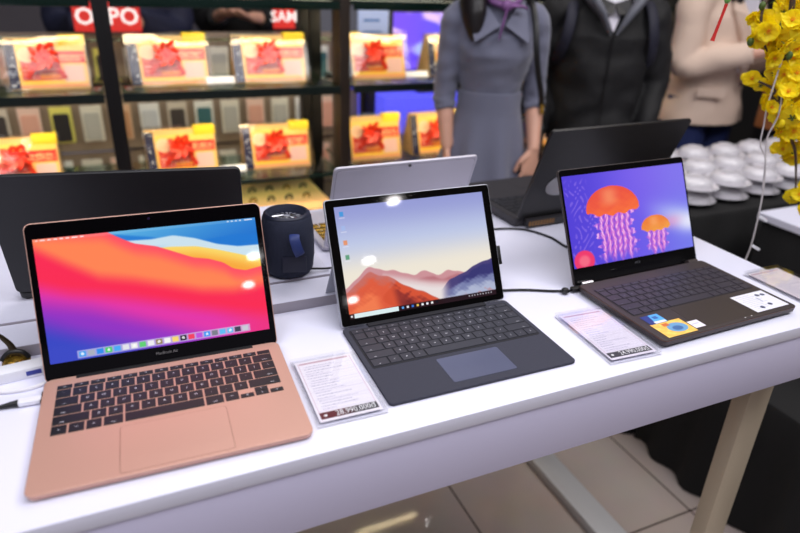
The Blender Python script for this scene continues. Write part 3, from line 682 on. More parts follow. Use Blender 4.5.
for bi, (a, b_, nm) in enumerate(bays):
    for z0, z1, lev in ((.385, .412, 'top'), (.104, .132, 'upper'), (-.200, -.187, 'lower')):
        ledge = (a < .1) or z0 > -.1
        s = frame_of('glass_shelf', '%s glass shelf with a dark green edge in the %s bay of the gift rack' % (lev, nm), 'shelf', 'glass shelves of the gift rack')
        MB().box(a, b_, FR+.008, FR+.36, H+z1-.010, H+z1, .001).build('pane', 'glass_shelf', s)
        MB().box(a, b_, FR, FR+.008, H+z0, H+z1, .001).build('front_rail', 'glass_edge' if lev != 'upper' else mat('dark_shelf_rail_%d' % bi, (14, 26, 24), .3), s)
        MB().box(a, b_, FR+.34, FR+.36, H+z0, H+z1-.0105, .001).build('rear_rail', 'dark_metal', s)
        if lev != 'lower':
            MB().box(a+.02, b_-.02, FR+.012, FR+.028, H+z0, H+z0+.006).build('led_strip', 'led', s)
def gift_paint(seed):
    def p(u, v):
        c = cst((246, 196, 96), u)
        c = over(c, (208, 40, 36), sm(.17, .20, v)*sm(.86, .83, v)*sm(.03, .05, u)*(1-sm(.60, .63, u)*sm(.44, .47, v)))
        c = over(c, (250, 190, 120), (vnoise(u, v, 26, seed) > .25)*sm(.2, .25, v)*sm(.8, .7, v)*.5)
        for y in (.30, .38): c = over(c, (255, 236, 170), rrect(u, v, .52, .94, y-.02, y+.015, .01)*(np.sin(u*120+seed) > -.5)*.85)
        c = over(c, (232, 186, 176), rrect(u, v, .66, .96, .50, .88, .01))
        for y in (.60, .70, .79): c = over(c, (255, 240, 226), rrect(u, v, .06, .55, y-.016, y+.012, .008)*(np.sin(u*95+y*40+seed) > -.4)*.8)
        c = over(c, (250, 196, 60), rrect(u, v, .05, .62, .84, .92, .01)); c = over(c, (252, 168, 40), rrect(u, v, .30, .60, .70, .80, .01)*.7)
        c = over(c, (246, 206, 170), sm(1.08, .96, ((u-.14)/.125)**2+((v-.26)/.17)**2))
        c = over(c, (236, 150, 110), sm(1.1, .9, ((u-.14)/.09)**2+((v-.26)/.12)**2)*(vnoise(u, v, 60, 2) > .1)*.4)
        c = over(c, (244, 150, 120), sm(.93, .97, v)*.9)
        return c
    return p
def ribbon_loops(bm, c, s):
    pass
def gift(label, u, n, z, w, h, rot, seed, tagr=True, tall=False):
    g = thing('gift_box', label, 'gift box', un(u, n, z), HEAD+rot, 'wrapped gift boxes on the shelves')
    d = .085; a = .30
    # wedge body: front face leans back
    b = MB(); y0, y1 = -.02, .10; top = .045
    prof = [(y0, .0), (y0+top, h), (y0+top+.02, h), (y1, .0)]
    b.loft([[(x, y, zz) for y, zz in prof] for x in (-w/2, w/2)]); b.build('box', 'gold_board', g, smooth=False)
    ta = math.atan2(top, h); L_ = math.hypot(top, h)
    X = Matrix.Translation((0, y0, 0)) @ Matrix.Rotation(PI/2-ta, 4, 'X')
    pw = w*.86
    pr = painted('printed_card', pw, L_*.86, 70, 44, gift_paint(seed), PRINT, g, X @ Matrix.Translation((w*.055, L_*.47, .0012)))
    s = MB(); s.quad((-w/2-.001, .002, .0015), (-w/2+w*.125, .002, .0015), (-w/2+w*.115, L_*.97, .0015), (-w/2-.001, L_*.97, .0015)); s.build('side_strip', 'navy_print', g).matrix_local = X
    s = MB(); rs = random.Random(seed)
    for k in range(14): s.lathe([(.0003, .0005), (rs.uniform(.0015, .003), .0)], 8, (-w/2+rs.uniform(.006, w*.115), rs.uniform(.01, L_*.93), .0022))
    s.build('speckles', 'white_dot', g).matrix_local = X
    # bow
    s = MB(); cx, cy = -w*.02, L_*.62
    for k in range(8):
        an = k*2*PI/8+.2; r_ = .043 if k % 2 else .034
        dx, dy = math.cos(an), math.sin(an)
        s.tube([(cx, cy, .006), (cx+dx*r_*.6-dy*.008, cy+dy*r_*.6+dx*.008, .022), (cx+dx*r_, cy+dy*r_, .024), (cx+dx*r_*.7+dy*.008, cy+dy*r_*.7-dx*.008, .009), (cx, cy, .006)], .0075, 6, res=3, flat=(1, .12))
    s.tube([(cx, cy, .006), (cx-.032, cy-.03, .010), (cx-.058, cy-.062, .006)], .007, 6, res=4, flat=(1, .12))
    s.tube([(cx, cy, .006), (cx+.030, cy-.028, .010), (cx+.05, cy-.066, .006)], .007, 6, res=4, flat=(1, .12))
    s.ell((cx, cy, .012), (.009, .009, .009), 12, 8); s.build('bow', 'ribbon', g).matrix_local = X
    if tagr:
        sx = 1 if tagr == 1 else -1
        s = MB(); s.box(sx*(w/2-.035)-.038, sx*(w/2-.035)+.038, y0+top-.010, y0+top+.024, h-.022, h+.010, .003); s.build('yellow_tag', 'yellow', g)
    # cellophane
    s = MB(); e = .008
    s.loft([[(x, y0-.035, .001), (x, y0-.004+top-e*1.2, h+e), (x, y0+top+.02+e, h+e), (x, y1+e, .001)] for x in (-w/2-e, w/2+e)])
    bmesh.ops.subdivide_edges(s.bm, edges=s.bm.edges, cuts=5, use_grid_fill=True)
    for v in s.bm.verts: v.co += Vector((noise.noise(v.co*38+Vector((seed, 0, 0))), noise.noise(v.co*38+Vector((0, seed, 5))), 0))*.007*(1 if v.co.z > .01 else 0)
    s.build('clear_wrap', 'wrap', g)
    return g
GZ, GL = .1325, -.1865
gift('red and gold gift box with bow on the upper shelf, far left in the row', -.19, 2.345, GZ, .225, .150, 0, 1)
gift('red and gold gift box with bow on the upper shelf, right of the left upright', .175, 2.345, GZ, .250, .155, .02, 2)
gift('red and gold gift box with bow on the upper shelf, below the small SAM sign', .520, 2.345, GZ, .255, .155, -.02, 3)
gift('red and gold gift box on the upper shelf right of the double upright', .925, 2.345, GZ, .250, .155, 0, 4, 2)
gift('gift box on the upper shelf half hidden by the woman in grey', 1.28, 2.36, GZ, .24, .155, .05, 5)
gift('red and gold gift box with bow on the lower shelf, at the left edge', -.330, 2.345, GL, .235, .158, 0, 6)
gift('red and gold gift box with bow on the lower shelf, right of the left upright', .185, 2.345, GL, .240, .158, .02, 7)
gift('red and gold gift box with bow on the lower shelf, above the yellow tray', .530, 2.345, GL, .250, .155, -.03, 8)
gift('red and gold gift box on the lower shelf right of the double upright', .920, 2.345, GL, .245, .165, 0, 9)
gift('gift box on the lower shelf beside the arm of the woman in grey', 1.225, 2.36, GL, .25, .165, .04, 10)
gift('gift box on the lower shelf seen between the woman in grey and the man', 1.68, 2.345, GL, .25, .165, 0, 11)
gift('gift box on the upper shelf behind the man in the black jacket', 1.72, 2.345, GZ, .25, .155, 0, 12)

for i, (u, z, ps) in enumerate(((.335, GZ, 'between the two boxes of the upper middle shelf'), (-.145, GL, 'right of the box on the lower left shelf'), (.355, GL, 'between the two boxes of the lower middle shelf'), (1.09, GZ, 'right of the box on the upper third shelf'))):
    g = thing('shelf_label', 'small white price strip '+ps, 'price strip', un(u, 2.30, z), HEAD, 'white price strips on the glass shelves')
    MB().box(-.05 if i != 1 else -.07, .05 if i != 1 else .08, -.018, .018, 0, .004, .001).build('base', 'acrylic', g); b = MB(); b.box(-.048 if i != 1 else -.068, .048 if i != 1 else .078, -.002, .002, .004, .030, .001); b.build('strip', 'paper', g).rotation_euler = (R(-28), 0, 0)
# low cabinet with the yellow display tray
cb = frame_of('low_cabinet', 'low grey cabinet under the gift shelves carrying the yellow tray', 'cabinet')
MB().box(.025, .685, 2.12, 2.56, .04, H-.325, .004).build('body', 'panel_beige', cb, smooth=False)
MB().box(.015, .692, 2.10, 2.57, H-.325, H-.305, .003).build('cabinet_top', 'laminate_edge', cb, smooth=False)
for k in range(2): MB().box(.03+k*.327, .352+k*.327, 2.108, 2.12, .08, H-.34, .003).build('door', 'laminate_edge', cb, smooth=False)
ty = thing('display_tray', 'yellow tray board with rows of small dark clips under the lower glass shelf', 'tray', un(.40, 2.29, -.3045), HEAD)
MB().box(-.33, .285, -.185, .20, 0, .018, .003).build('board', 'tray_yellow', ty)
for i in range(7):
    for j in range(2):
        x = -.21+i*.068+(.02 if j else 0); y = -.05+j*.12
        b = MB(); b.tube([(x, y, .018), (x+.004, y, .030), (x+.018, y-.004, .034), (x+.022, y-.006, .020)], .0042, 6, res=3); b.build('clip', 'dark_metal' if (i+j) % 3 else 'gold', ty)

# wall of phone accessories behind the shelves
aw = frame_of('accessory_stand', 'low slatted beige stand full of hanging phone case packs behind the gift rack', 'display stand')
MB().box(-1.1, 1.12, 3.06, 3.12, 0, H+.235, .003).build('panel', 'panel_beige', aw, smooth=False)
for k in range(5): MB().box(-1.1, 1.12, 3.05, 3.06, H+.205-k*.235, H+.215-k*.235).build('rail', 'chrome', aw, smooth=False)
packs = [((226, 222, 214), (190, 190, 188)), ((238, 206, 196), (232, 176, 160)), ((210, 200, 190), (70, 64, 66)), ((236, 230, 120), (42, 40, 44)), ((232, 232, 236), (206, 210, 220)), ((214, 178, 150), (196, 146, 110)), ((226, 226, 224), (170, 176, 172)), ((235, 235, 235), (60, 110, 120))]
cn = ['white', 'pink', 'grey', 'yellow', 'pale grey', 'tan', 'clear', 'teal']
pm = [(mat('pack_card_%s' % c.replace(' ', '_'), a, .5), mat('phone_case_%s' % c.replace(' ', '_'), b_, .35)) for c, (a, b_) in zip(cn, packs)]
rows_n = ['top', 'second', 'third', 'fourth']
ordw = 'first second third fourth fifth sixth seventh eighth ninth tenth eleventh twelfth thirteenth fourteenth fifteenth'.split()
k = 0; order = [0, 4, 1, 0, 6, 3, 2, 1, 3, 0, 5, 4, 2, 7, 0, 1]
for r_ in range(3):
    for i in range(15):
        u = -.62+i*.118+(.03 if r_ % 2 else 0)
        if u > 1.02: continue
        q = order[(i+r_*5) % 16]; k += 1
        where = ('counted from the left end' )
        g = thing('phone_case_pack', '%s phone case pack, %s row of the accessory stand, %s from the left' % (cn[q], rows_n[r_], ordw[i]), 'phone case pack', un(u, 3.035, .195-.235*r_-.17), HEAD, 'phone case packs on the stand')
        MB().box(-.042, .042, -.006, .006, 0, .155, .003).build('card', pm[q][0], g, smooth=False)
        MB().plate(0, 0, .062, .118, 0, .008, .009, .001).build('phone_case', pm[q][1], g).matrix_local = Matrix.Translation((0, -.0062, .068)) @ Matrix.Rotation(PI/2, 4, 'X')
        MB().lathe([(.004, -.002), (.007, -.002), (.007, .002), (.004, .002), (.004, -.002)], 14).build('hang_ring', 'dark_metal', g).matrix_local = Matrix.Translation((0, .003, .155)) @ Matrix.Rotation(PI/2, 4, 'X')
# phone brand signs
def sign(label, word, u, n, z, w, h, size, rot=0):
    g = thing('hanging_sign', label, 'sign', un(u, n, z), HEAD+rot)
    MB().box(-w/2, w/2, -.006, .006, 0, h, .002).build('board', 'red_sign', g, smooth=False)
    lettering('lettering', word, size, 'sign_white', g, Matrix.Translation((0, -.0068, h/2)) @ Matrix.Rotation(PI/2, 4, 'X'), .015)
    for sx in (-1, 1): MB().tube([(sx*w*.35, 0, h), (sx*w*.35, 0, h+.035)], .002, 6).build('hook', 'chrome', g)
sign('red sign with white word OPPO behind the left upright of the gift rack', 'OPPO', .005, 2.895, .256, .245, .108, .088)
sign('small red sign with white letters SAM behind the top of the gift rack', 'SAM', .712, 2.895, .268, .095, .095, .062)
tb = frame_of('sign_rail', 'dark rail from which the red signs hang behind the gift rack', 'rail')
MB().box(-1.0, 1.1, 2.91, 2.93, H+.365, H+.385, .002).build('bar', 'dark_metal', tb)
for u in (-1.0, 1.08): MB().box(u, u+.03, 2.905, 2.935, 0, H+.385, .002).build('post', 'dark_metal', tb)

# lit screens and shop displays behind the third bay
def pic_tv(u, v):
    c = mixc((120, 84, 232), (60, 80, 230), sm(0, 1, u)); c = [np.asarray(x, float)+0*u for x in c]
    c = over(c, (236, 200, 250), sm(.1, .6, vnoise(u, v, 7, 3))*sm(.75, .2, v)*.9)
    c = over(c, (90, 60, 220), sm(.1, .5, vnoise(u, v, 14, 6))*sm(.3, .9, v)*.9)
    c = over(c, (190, 220, 255), sm(1, .3, ((u-.35)/.2)**2+((v-.55)/.16)**2)*.8); return c
tv = thing('television', 'large television with a violet picture behind the third bay of the gift rack', 'television', un(1.52, 2.90, .02), HEAD)
MB().box(-.33, .33, -.01, .03, 0, .34, .004).build('housing', 'black_matte', tv)
painted('display', .60, .30, 80, 44, pic_tv, print_mat('television_picture', 1.3, .1), tv, Matrix.Translation((.01, -.0112, .170)) @ Matrix.Rotation(PI/2, 4, 'X'))
MB().box(-.15, .15, -.03, .06, -.05, -.04).build('stand', 'black_matte', tv); MB().box(-.03, .03, 0, .02, -.045, 0).build('neck', 'black_matte', tv)
cn_ = frame_of('shop_counter', 'blue lit glass shop counter behind the third bay of the gift rack', 'counter')
MB().box(1.16, 2.4, 2.78, 3.25, 0, H-.20, .004).build('body', mat('blue_counter', (92, 96, 190), .3), cn_, smooth=False)
MB().box(1.15, 2.41, 2.77, 3.26, H-.20, H-.03, .003).build('lit_band', mat('lit_blue_panel', (60, 60, 200), .3, emit=(92, 92, 250), es=.9), cn_, smooth=False)
pp_ = thing('poster_board', 'pale blue and white poster board behind the double upright', 'poster', un(1.12, 2.86, .05), HEAD)
MB().box(-.075, .075, 0, .01, 0, .30, .002).build('board', mat('pale_blue_poster', (176, 190, 226), .5, emit=(150, 170, 220), es=.25), pp_, smooth=False)
for i in range(5): MB().box(-.05, .03+.01*(i % 2), -.001, 0, .05+i*.05, .062+i*.05).build('text_block', mat('poster_print_%d' % i, (90, 130, 196), .5), pp_, smooth=False)
MB().box(-.02, .02, .012, .02, -.95, 0).build('post', 'dark_metal', pp_)
lb = frame_of('light_box', 'long bright cream light strip above the gift rack', 'light strip')
MB().box(.66, 2.2, FR+.26, FR+.33, H+.430, H+.462, .002).build('diffuser', mat('cream_light', (255, 250, 225), .5, emit=(255, 246, 214), es=.8), lb, smooth=False)
MB().box(.64, 2.22, FR+.25, FR+.34, H+.462, H+.475, .002).build('housing', 'dark_metal', lb, smooth=False)
# red paper hearts on the dark wall side
bd = thing('notice_board', 'dark standing board behind the man in the black jacket', 'board', un(2.62, 2.62, -H), HEAD)
MB().box(-.7, .9, 0, .04, 0, H+.75, .004).build('panel', 'wall_dark', bd, smooth=False)
for i, (u, z, s_) in enumerate(((2.37, .455, .9), (2.365, .365, 1.1), (2.42, .41, .8))):
    h = MB(); ps = []
    for k2 in range(28):
        t_ = 2*PI*k2/28; ps.append((.0026*16*math.sin(t_)**3*s_*.8, -.012, .0026*(13*math.cos(t_)-5*math.cos(2*t_)-2*math.cos(3*t_)-math.cos(4*t_))*s_*.8))
    h.loft([ps, [(p_[0], 0, p_[2]) for p_ in ps]])
    tag(h.build('paper_heart', 'red_heart', loc=un(u, 2.618, z), rot=(0, 0, HEAD)), 'red paper heart on the dark board, the %s of three' % ('highest', 'largest and lowest', 'smallest and rightmost')[i], 'heart decoration', 'paper hearts on the board')

# ---------------------------------------------------------------- people
def remeshed(mb, name, m, parent, vox, smooth_it=6, bumpf=None):
    o = mb.build(name, m, None)
    md = o.modifiers.new('r', 'REMESH'); md.mode = 'VOXEL'; md.voxel_size = vox; md.use_smooth_shade = True
    s = o.modifiers.new('s', 'SMOOTH'); s.factor = .5; s.iterations = smooth_it
    dg = bpy.context.evaluated_depsgraph_get(); dg.update()
    me = bpy.data.meshes.new_from_object(o.evaluated_get(dg)); me.name = name; me.materials.clear(); me.materials.append(M[m] if isinstance(m, str) else m)
    old = o.data; o.modifiers.clear(); o.data = me; bpy.data.meshes.remove(old)
    if bumpf:
        for v in me.vertices: v.co += bumpf(v.co)
    me.polygons.foreach_set('use_smooth', [True]*len(me.polygons))
    o.parent = parent; return o
def hand(mb, wrist, dirv, palmn, thumbdir, s=1.0, curl=.35):
    """palm and five fingers. dirv points along the fingers, palmn out of the palm, thumbdir towards the thumb side"""
    d = Vector(dirv).normalized(); n = Vector(palmn); n = (n-d*n.dot(d)).normalized(); t = Vector(thumbdir); t = (t-d*t.dot(d)-n*t.dot(n)).normalized()
    w = Vector(wrist)
    pts = [w-d*.01, w+d*.02*s, w+d*.05*s, w+d*.085*s]
    rings = []
    for p, a, b_ in ((-.012, .024, .018), (.012, .027, .016), (.035, .037, .015), (.06, .041, .014), (.08, .039, .0125), (.088, .03, .009)):
        c = w+d*p*s; rings.append([c+t*math.cos(q*PI/7)*a*s+n*math.sin(q*PI/7)*b_*s for q in range(14)])
    mb.loft(rings)
    for k2, (off, ln, r_) in enumerate(((.029, .072, .0088), (.010, .080, .009), (-.010, .074, .0086), (-.028, .058, .0078))):
        b0 = w+d*.075*s+t*off*s
        a = curl*(1+.12*k2); segs = [.45, .30, .25]; p = b0; pl = [b0-d*.015*s, b0]; ang = a*.4
        for sg in segs:
            p = p+(d*math.cos(ang)+n*math.sin(ang)+t*off*2.0)*ln*sg*s; pl.append(p); ang += a
        mb.tube(pl, [r_*s, r_*s, r_*.95*s, r_*.88*s, r_*.7*s], 8, res=3)
    b0 = w+d*.018*s+t*.026*s
    mb.tube([b0-d*.01*s-t*.012*s, b0+d*.018*s+t*.014*s, b0+d*.042*s+t*.024*s+n*.008*s, b0+d*.066*s+t*.026*s+n*.016*s], [.013*s, .0125*s, .0105*s, .008*s], 8, res=3)
def head(mb, c, s=1.0, rot=None):
    rt = rot or Matrix.Identity(3)
    P = lambda x, y, z: Vector(c)+rt @ Vector((x*s, y*s, z*s))
    mb.ell(P(0, .012, .03), (.074*s, .093*s, .098*s), 24, 16, rt); mb.ell(P(0, -.018, -.035), (.058*s, .068*s, .078*s), 20, 12, rt)
    mb.ell(P(0, -.052, -.088), (.026*s, .024*s, .020*s), 14, 8, rt)
    mb.tube([P(0, -.078, .012), P(0, -.096, -.022), P(0, -.090, -.034)], [.008*s, .013*s, .011*s], 10, res=3)
    for sx in (-1, 1):
        mb.ell(P(sx*.075, .012, -.008), (.009*s, .019*s, .031*s), 12, 8, rt); mb.ell(P(sx*.034, -.066, .034), (.022*s, .012*s, .007*s), 12, 6, rt)
        mb.ell(P(sx*.011, -.092, -.033), (.009*s, .009*s, .007*s), 8, 6, rt)
def face_parts(par, c, s=1.0, rot=None):
    rt = rot or Matrix.Identity(3); P = lambda x, y, z: Vector(c)+rt @ Vector((x*s, y*s, z*s))
    for sx in (-1, 1):
        e = MB(); e.ell(P(sx*.031, -.074, .012), (.0125*s, .008*s, .0075*s), 14, 8, rt); eo = e.build('eye', 'eye', par)
        e = MB(); e.ell(P(sx*.031, -.080, .011), (.0055*s, .0035*s, .0058*s), 12, 6, rt); e.build('iris', 'iris', eo)
        e = MB(); e.tube([P(sx*.014, -.083, .036), P(sx*.032, -.084, .042), P(sx*.050, -.072, .036)], .0028*s, 6, res=4); e.build('eyebrow', 'hair', par)
    e = MB(); e.tube([P(-.022, -.083, -.058), P(-.008, -.0905, -.055), P(.008, -.0905, -.055), P(.022, -.083, -.058)], [.001, .0045*s, .0045*s, .001], 8, res=4); e.tube([P(-.020, -.083, -.059), P(0, -.089, -.065), P(.020, -.083, -.059)], [.001, .005*s, .001], 8, res=4); e.build('lips', 'lip', par)
def body(par, J, s=1.0, vox=.0045, headrot=None, hand_specs=(), slim=1.0):
    """J: joints in local coordinates; one continuous surface"""
    b = MB()
    # trunk
    hz = J['hip'][0].z
    P_ = J['pelvis']; Ch = J['chest']; Nk = J['neck']
    def er(c, a, d_): return [Vector(c)+Vector((math.cos(q*PI/12)*a, math.sin(q*PI/12)*d_, 0)) for q in range(24)]
    k = s
    b.loft([er(P_+Vector((0, 0, -.07*k)), .10*k, .08*k), er(P_+Vector((0, 0, 0)), .145*k*(.5+.5*slim), .10*k), er(P_+(Ch-P_)*.4, .112*k*slim, .085*k*slim), er(P_+(Ch-P_)*.8, .13*k*slim, .095*k*slim), er(Ch+Vector((0, 0, .06*k)), .14*k*slim, .09*k*slim), er(Ch+(Nk-Ch)*.8, .115*k, .07*k), er(Nk, .055*k, .055*k)])
    b.tube([Nk-Vector((0, 0, .04)), Nk+Vector((0, -.003, .04*k)), J['head']-Vector((0, 0, .04*k))], [.060*k, .052*k, .050*k], 16, res=3)
    head(b, J['head'], k, headrot)
    for i in (0, 1):
        b.tube([J['shoulder'][i]*.6+Vector((0, 0, J['shoulder'][i].z*.4)), J['shoulder'][i], (J['shoulder'][i]+J['elbow'][i])/2, J['elbow'][i], (J['elbow'][i]*.6+J['wrist'][i]*.4), J['wrist'][i]], [.05*k*slim, .048*k*(.25+.75*slim), .042*k*(.25+.75*slim), .035*k, .034*k, .024*k], 14, res=4)
        b.tube([J['hip'][i]+Vector((0, 0, .03)), J['hip'][i], (J['hip'][i]+J['knee'][i])/2, J['knee'][i], J['knee'][i]*.65+J['ankle'][i]*.35, J['ankle'][i]], [.085*k, .085*k, .068*k, .050*k, .050*k, .034*k], 14, res=4)
        a = J['ankle'][i]; b.tube([a+Vector((0, .03, -.035*k)), a+Vector((0, -.05, -.045*k)), a+Vector((0, -.13*k, -.055*k))], [.032*k, .034*k, .024*k], 12, res=3)
    for hs in hand_specs: hand(b, *hs)
    return remeshed(b, 'body', 'skin', par, vox, 3)
V = Vector
def shoes(par, J, k=1.0):
    for i in (0, 1):
        a = J['ankle'][i]; b = MB(); b.tube([a+V((0, .045, -.045)), a+V((0, .0, -.045)), a+V((0, -.08, -.052)), a+V((0, -.165, -.060))], [.034*k, .043*k, .044*k, .026*k], 14, res=4, flat=(1, .85)); b.build('shoe', 'sole', par)
def std(k, sh=.17, arm=((-.2, .0, 1.03), (.2, .0, 1.03)), wr=((-.2, -.03, .82), (.2, -.03, .82))):
    return dict(pelvis=V((0, 0, .90))*k, chest=V((0, -.005, 1.18))*k, neck=V((0, .01, 1.345))*k, head=V((0, -.01, 1.485))*k, shoulder=[V((-sh, 0, 1.285))*k, V((sh, 0, 1.285))*k],
                elbow=[V(a)*k for a in arm], wrist=[V(a)*k for a in wr], hip=[V((-.085, 0, .86))*k, V((.085, 0, .86))*k], knee=[V((-.085, -.01, .47))*k, V((.085, -.01, .47))*k], ankle=[V((-.085, .02, .095))*k, V((.085, .02, .095))*k])
def er(cx, cy, z, a, d_, n=36, f_=None):
    return [V((cx+math.cos(q*2*PI/n)*a*(f_(q/n) if f_ else 1), cy+math.sin(q*2*PI/n)*d_*(f_(q/n) if f_ else 1), z)) for q in range(n)]
def wrinkle(amp, sc_, sz=1.0):
    return lambda c: Vector((noise.noise(V((c.x*sc_, c.y*sc_, c.z*sc_*sz))), noise.noise(V((c.x*sc_+9, c.y*sc_, c.z*sc_*sz))), 0))*amp

# woman in the grey knitted dress
wm = thing('person', 'person in a grey knitted dress with a purple scarf, standing behind the silver laptop', 'person', V((.285, 2.20, 0)), R(4))
J = std(1.0, .155, ((-.178, .0, 1.03), (.182, .01, 1.03)), ((-.165, -.06, .860), (.172, -.10, .862)))
J['head'] = V((.01, -.02, 1.455))
hr = Matrix.Rotation(R(12), 3, 'Z') @ Matrix.Rotation(R(8), 3, 'X')
body(wm, J, .97, .0045, hr, (((-.165, -.06, .860), (.03, -.12, -1), (1, 0, -.1), (.1, -1, 0), .92, .5), ((.172, -.10, .862), (-.18, -.15, -1), (-.3, .9, 0), (-1, -.3, -.1), 1.0, .40)), .78)
face_parts(wm, J['head'], .97, hr)
b = MB()
b.loft([er(0, 0, 1.0, .122, .092), er(0, 0, 1.03, .114, .088), er(0, -.005, 1.10, .126, .100), er(0, -.012, 1.17, .148, .118), er(0, -.008, 1.23, .156, .110), er(0, .0, 1.285, .168, .085), er(0, .006, 1.32, .125, .068), er(0, .01, 1.345, .072, .06)])
for i, sx in ((0, -1), (1, 1)):
    b.tube([V((sx*.10, .005, 1.285)), J['shoulder'][i]+V((sx*-.004, 0, -.012)), (J['shoulder'][i]+J['elbow'][i])/2, J['elbow'][i], J['elbow'][i]*.70+J['wrist'][i]*.30], [.054, .054, .048, .043, .041], 18, res=5)
sw = remeshed(b, 'sweater_top', 'knit', wm, .006, 5, lambda c: wrinkle(.006, 14, 2)(c)+V((c.x, c.y, 0)).normalized()*(.0022*math.sin(c.z*230)*(1 if c.z < 1.03 else 0)))
b = MB()
def fold(z): return lambda q: 1+.13*sm(1.0, .66, z)*math.sin(q*2*PI*9+1)+.03*sm(1.0, .6, z)*math.sin(q*2*PI*5)
b.loft([er(0, 0, z, a, d_, 90, fold(z)) for z, a, d_ in ((1.052, .114, .090), (1.050, .125, .100), (1.035, .127, .102), (1.0, .126, .100), (.96, .136, .105), (.90, .156, .12), (.84, .168, .13), (.78, .180, .142), (.70, .196, .16), (.60, .215, .18), (.50, .232, .20))], cap=False)
b.build('skirt', 'knit', wm)
b = MB()
for sx in (-1, 1):
    z0 = 1.335; ps = [V((sx*.065, -.048, z0)), V((sx*.118, -.062, 1.300)), V((sx*.098, -.122, 1.215)), V((sx*.010, -.118, 1.265))]
    nn = V((0, -.008, .002)); b.loft([ps, [p+nn for p in ps]])
bmesh.ops.subdivide_edges(b.bm, edges=b.bm.edges, cuts=2, use_grid_fill=True)
b.build('collar', 'knit', wm)
b = MB()
b.ell((.01, .015, 1.515), (.090, .105, .105), 24, 16)
b.tube([V((-.055, .02, 1.53)), V((-.085, -.01, 1.45)), V((-.102, -.045, 1.36)), V((-.100, -.078, 1.29)), V((-.092, -.10, 1.22))], [.042, .052, .058, .048, .018], 16, res=5, flat=(1, .75))
b.tube([V((-.035, .055, 1.50)), V((-.045, .07, 1.40)), V((-.04, .08, 1.28))], [.055, .055, .02], 16, res=5)
b.tube([V((.075, .02, 1.53)), V((.088, .02, 1.45)), V((.080, .05, 1.37)), V((.06, .07, 1.29))], [.032, .034, .032, .012], 14, res=5)
b.tube([V((-.05, -.055, 1.555)), V((0, -.082, 1.565)), V((.06, -.055, 1.555))], .022, 10, res=4)
remeshed(b, 'hair', 'hair', wm, .006, 2)
b = MB(); P = J['head']
b.loft([[P+hr @ V((x*a, -.045-(.052)*math.sqrt(max(0, 1-(x*.95)**2)), z)) for x in np.linspace(-1, 1, 13)] for z, a in ((-.045, .064), (-.065, .066), (-.085, .056), (-.105, .036))], closed=False)
bmesh.ops.solidify(b.bm, geom=b.bm.faces[:], thickness=.003)
b.build('face_mask', 'mask', wm)
b = MB()
b.tube([V((-.060, -.01, 1.355)), V((-.035, -.075, 1.335)), V((.02, -.092, 1.325)), V((.065, -.065, 1.345)), V((.072, 0, 1.37)), V((0, .075, 1.37)), V((-.060, -.01, 1.355))], [.009, .010, .012, .012, .011, .010, .009], 10, res=5)
b.ell((.012, -.103, 1.325), (.022, .016, .018), 14, 8)
b.tube([V((.012, -.108, 1.318)), V((-.002, -.124, 1.27)), V((-.014, -.134, 1.225))], [.010, .014, .006], 8, res=4, flat=(1, .35))
b.tube([V((.018, -.106, 1.322)), V((.062, -.112, 1.325)), V((.088, -.098, 1.315))], [.008, .014, .005], 8, res=4, flat=(1, .4))
b.build('scarf', 'scarf', wm)
shoes(wm, J, .9); wm.scale = (.87, .95, .985)
bg = thing('shoulder_bag', 'black shoulder bag hanging at the side of the person in the grey dress', 'bag', V((.285, 2.20, 0)), R(4))
b = MB(); b.plate(0, 0, .20, .15, -.035, .035, .03, .008); o = b.build('bag_body', 'black_matte', bg); o.matrix_local = Matrix.Translation((.205, .10, .86)) @ Matrix.Rotation(PI/2, 4, 'X') @ Matrix.Rotation(PI/2, 4, 'Y')
MB().tube([V((.205, .02, .93)), V((.195, -.055, 1.02)), V((.150, -.120, 1.12)), V((.128, -.138, 1.19)), V((.118, -.112, 1.28)), V((.112, -.045, 1.338)), V((.115, .05, 1.31)), V((.17, .115, 1.18)), V((.205, .15, .93))], .011, 8, res=6, flat=(1, .3)).build('strap', 'black_matte', bg)
MB().tube([V((.196, -.062, 1.015)), V((.199, -.060, .985))], .008, 10).build('buckle', 'gold', bg)
ph = thing('smartphone', 'dark phone held low in the hand of the person in the grey dress', 'phone', V((.285, 2.20, 0)), R(4))
b = MB(); b.plate(0, 0, .07, .145, -.004, .004, .008, .0012); ph.scale = (.87, .95, .985); bg.scale = (.87, .95, .985); o = b.build('phone_body', 'black_gloss', ph); o.matrix_local = Matrix.Translation((.138, -.085, .765)) @ Matrix.Rotation(R(-8), 4, 'Y') @ Matrix.Rotation(R(100), 4, 'X') @ Matrix.Rotation(R(70), 4, 'Y')

# man in the black jacket
mn = thing('person', 'person in a black hooded jacket with black tie and navy backpack straps', 'person', V((.725, 2.50, 0)), R(-2))
k = 1.065
J = std(k, .19, ((-.245, .03, 1.04), (.255, .02, 1.04)), ((-.235, -.06, .84), (.215, -.10, .86)))
body(mn, J, k, .005, Matrix.Rotation(R(14), 3, 'X'), (((-.25, -.064, .895), (.0, -.15, -1), (1, 0, 0), (0, -1, 0), 1.02, .5), ((.229, -.106, .916), (-.1, -.25, -1), (-1, 0, 0), (0, -1, 0), 1.02, .5)))
face_parts(mn, J['head'], k, Matrix.Rotation(R(14), 3, 'X'))
b = MB()
b.loft([er(0, 0, .86, .205, .145), er(0, 0, .92, .208, .148), er(0, 0, 1.05, .205, .145), er(0, -.01, 1.18, .215, .150), er(0, -.01, 1.28, .222, .142), er(0, 0, 1.35, .212, .112), er(0, .005, 1.40, .150, .09), er(0, .01, 1.44, .095, .082)])
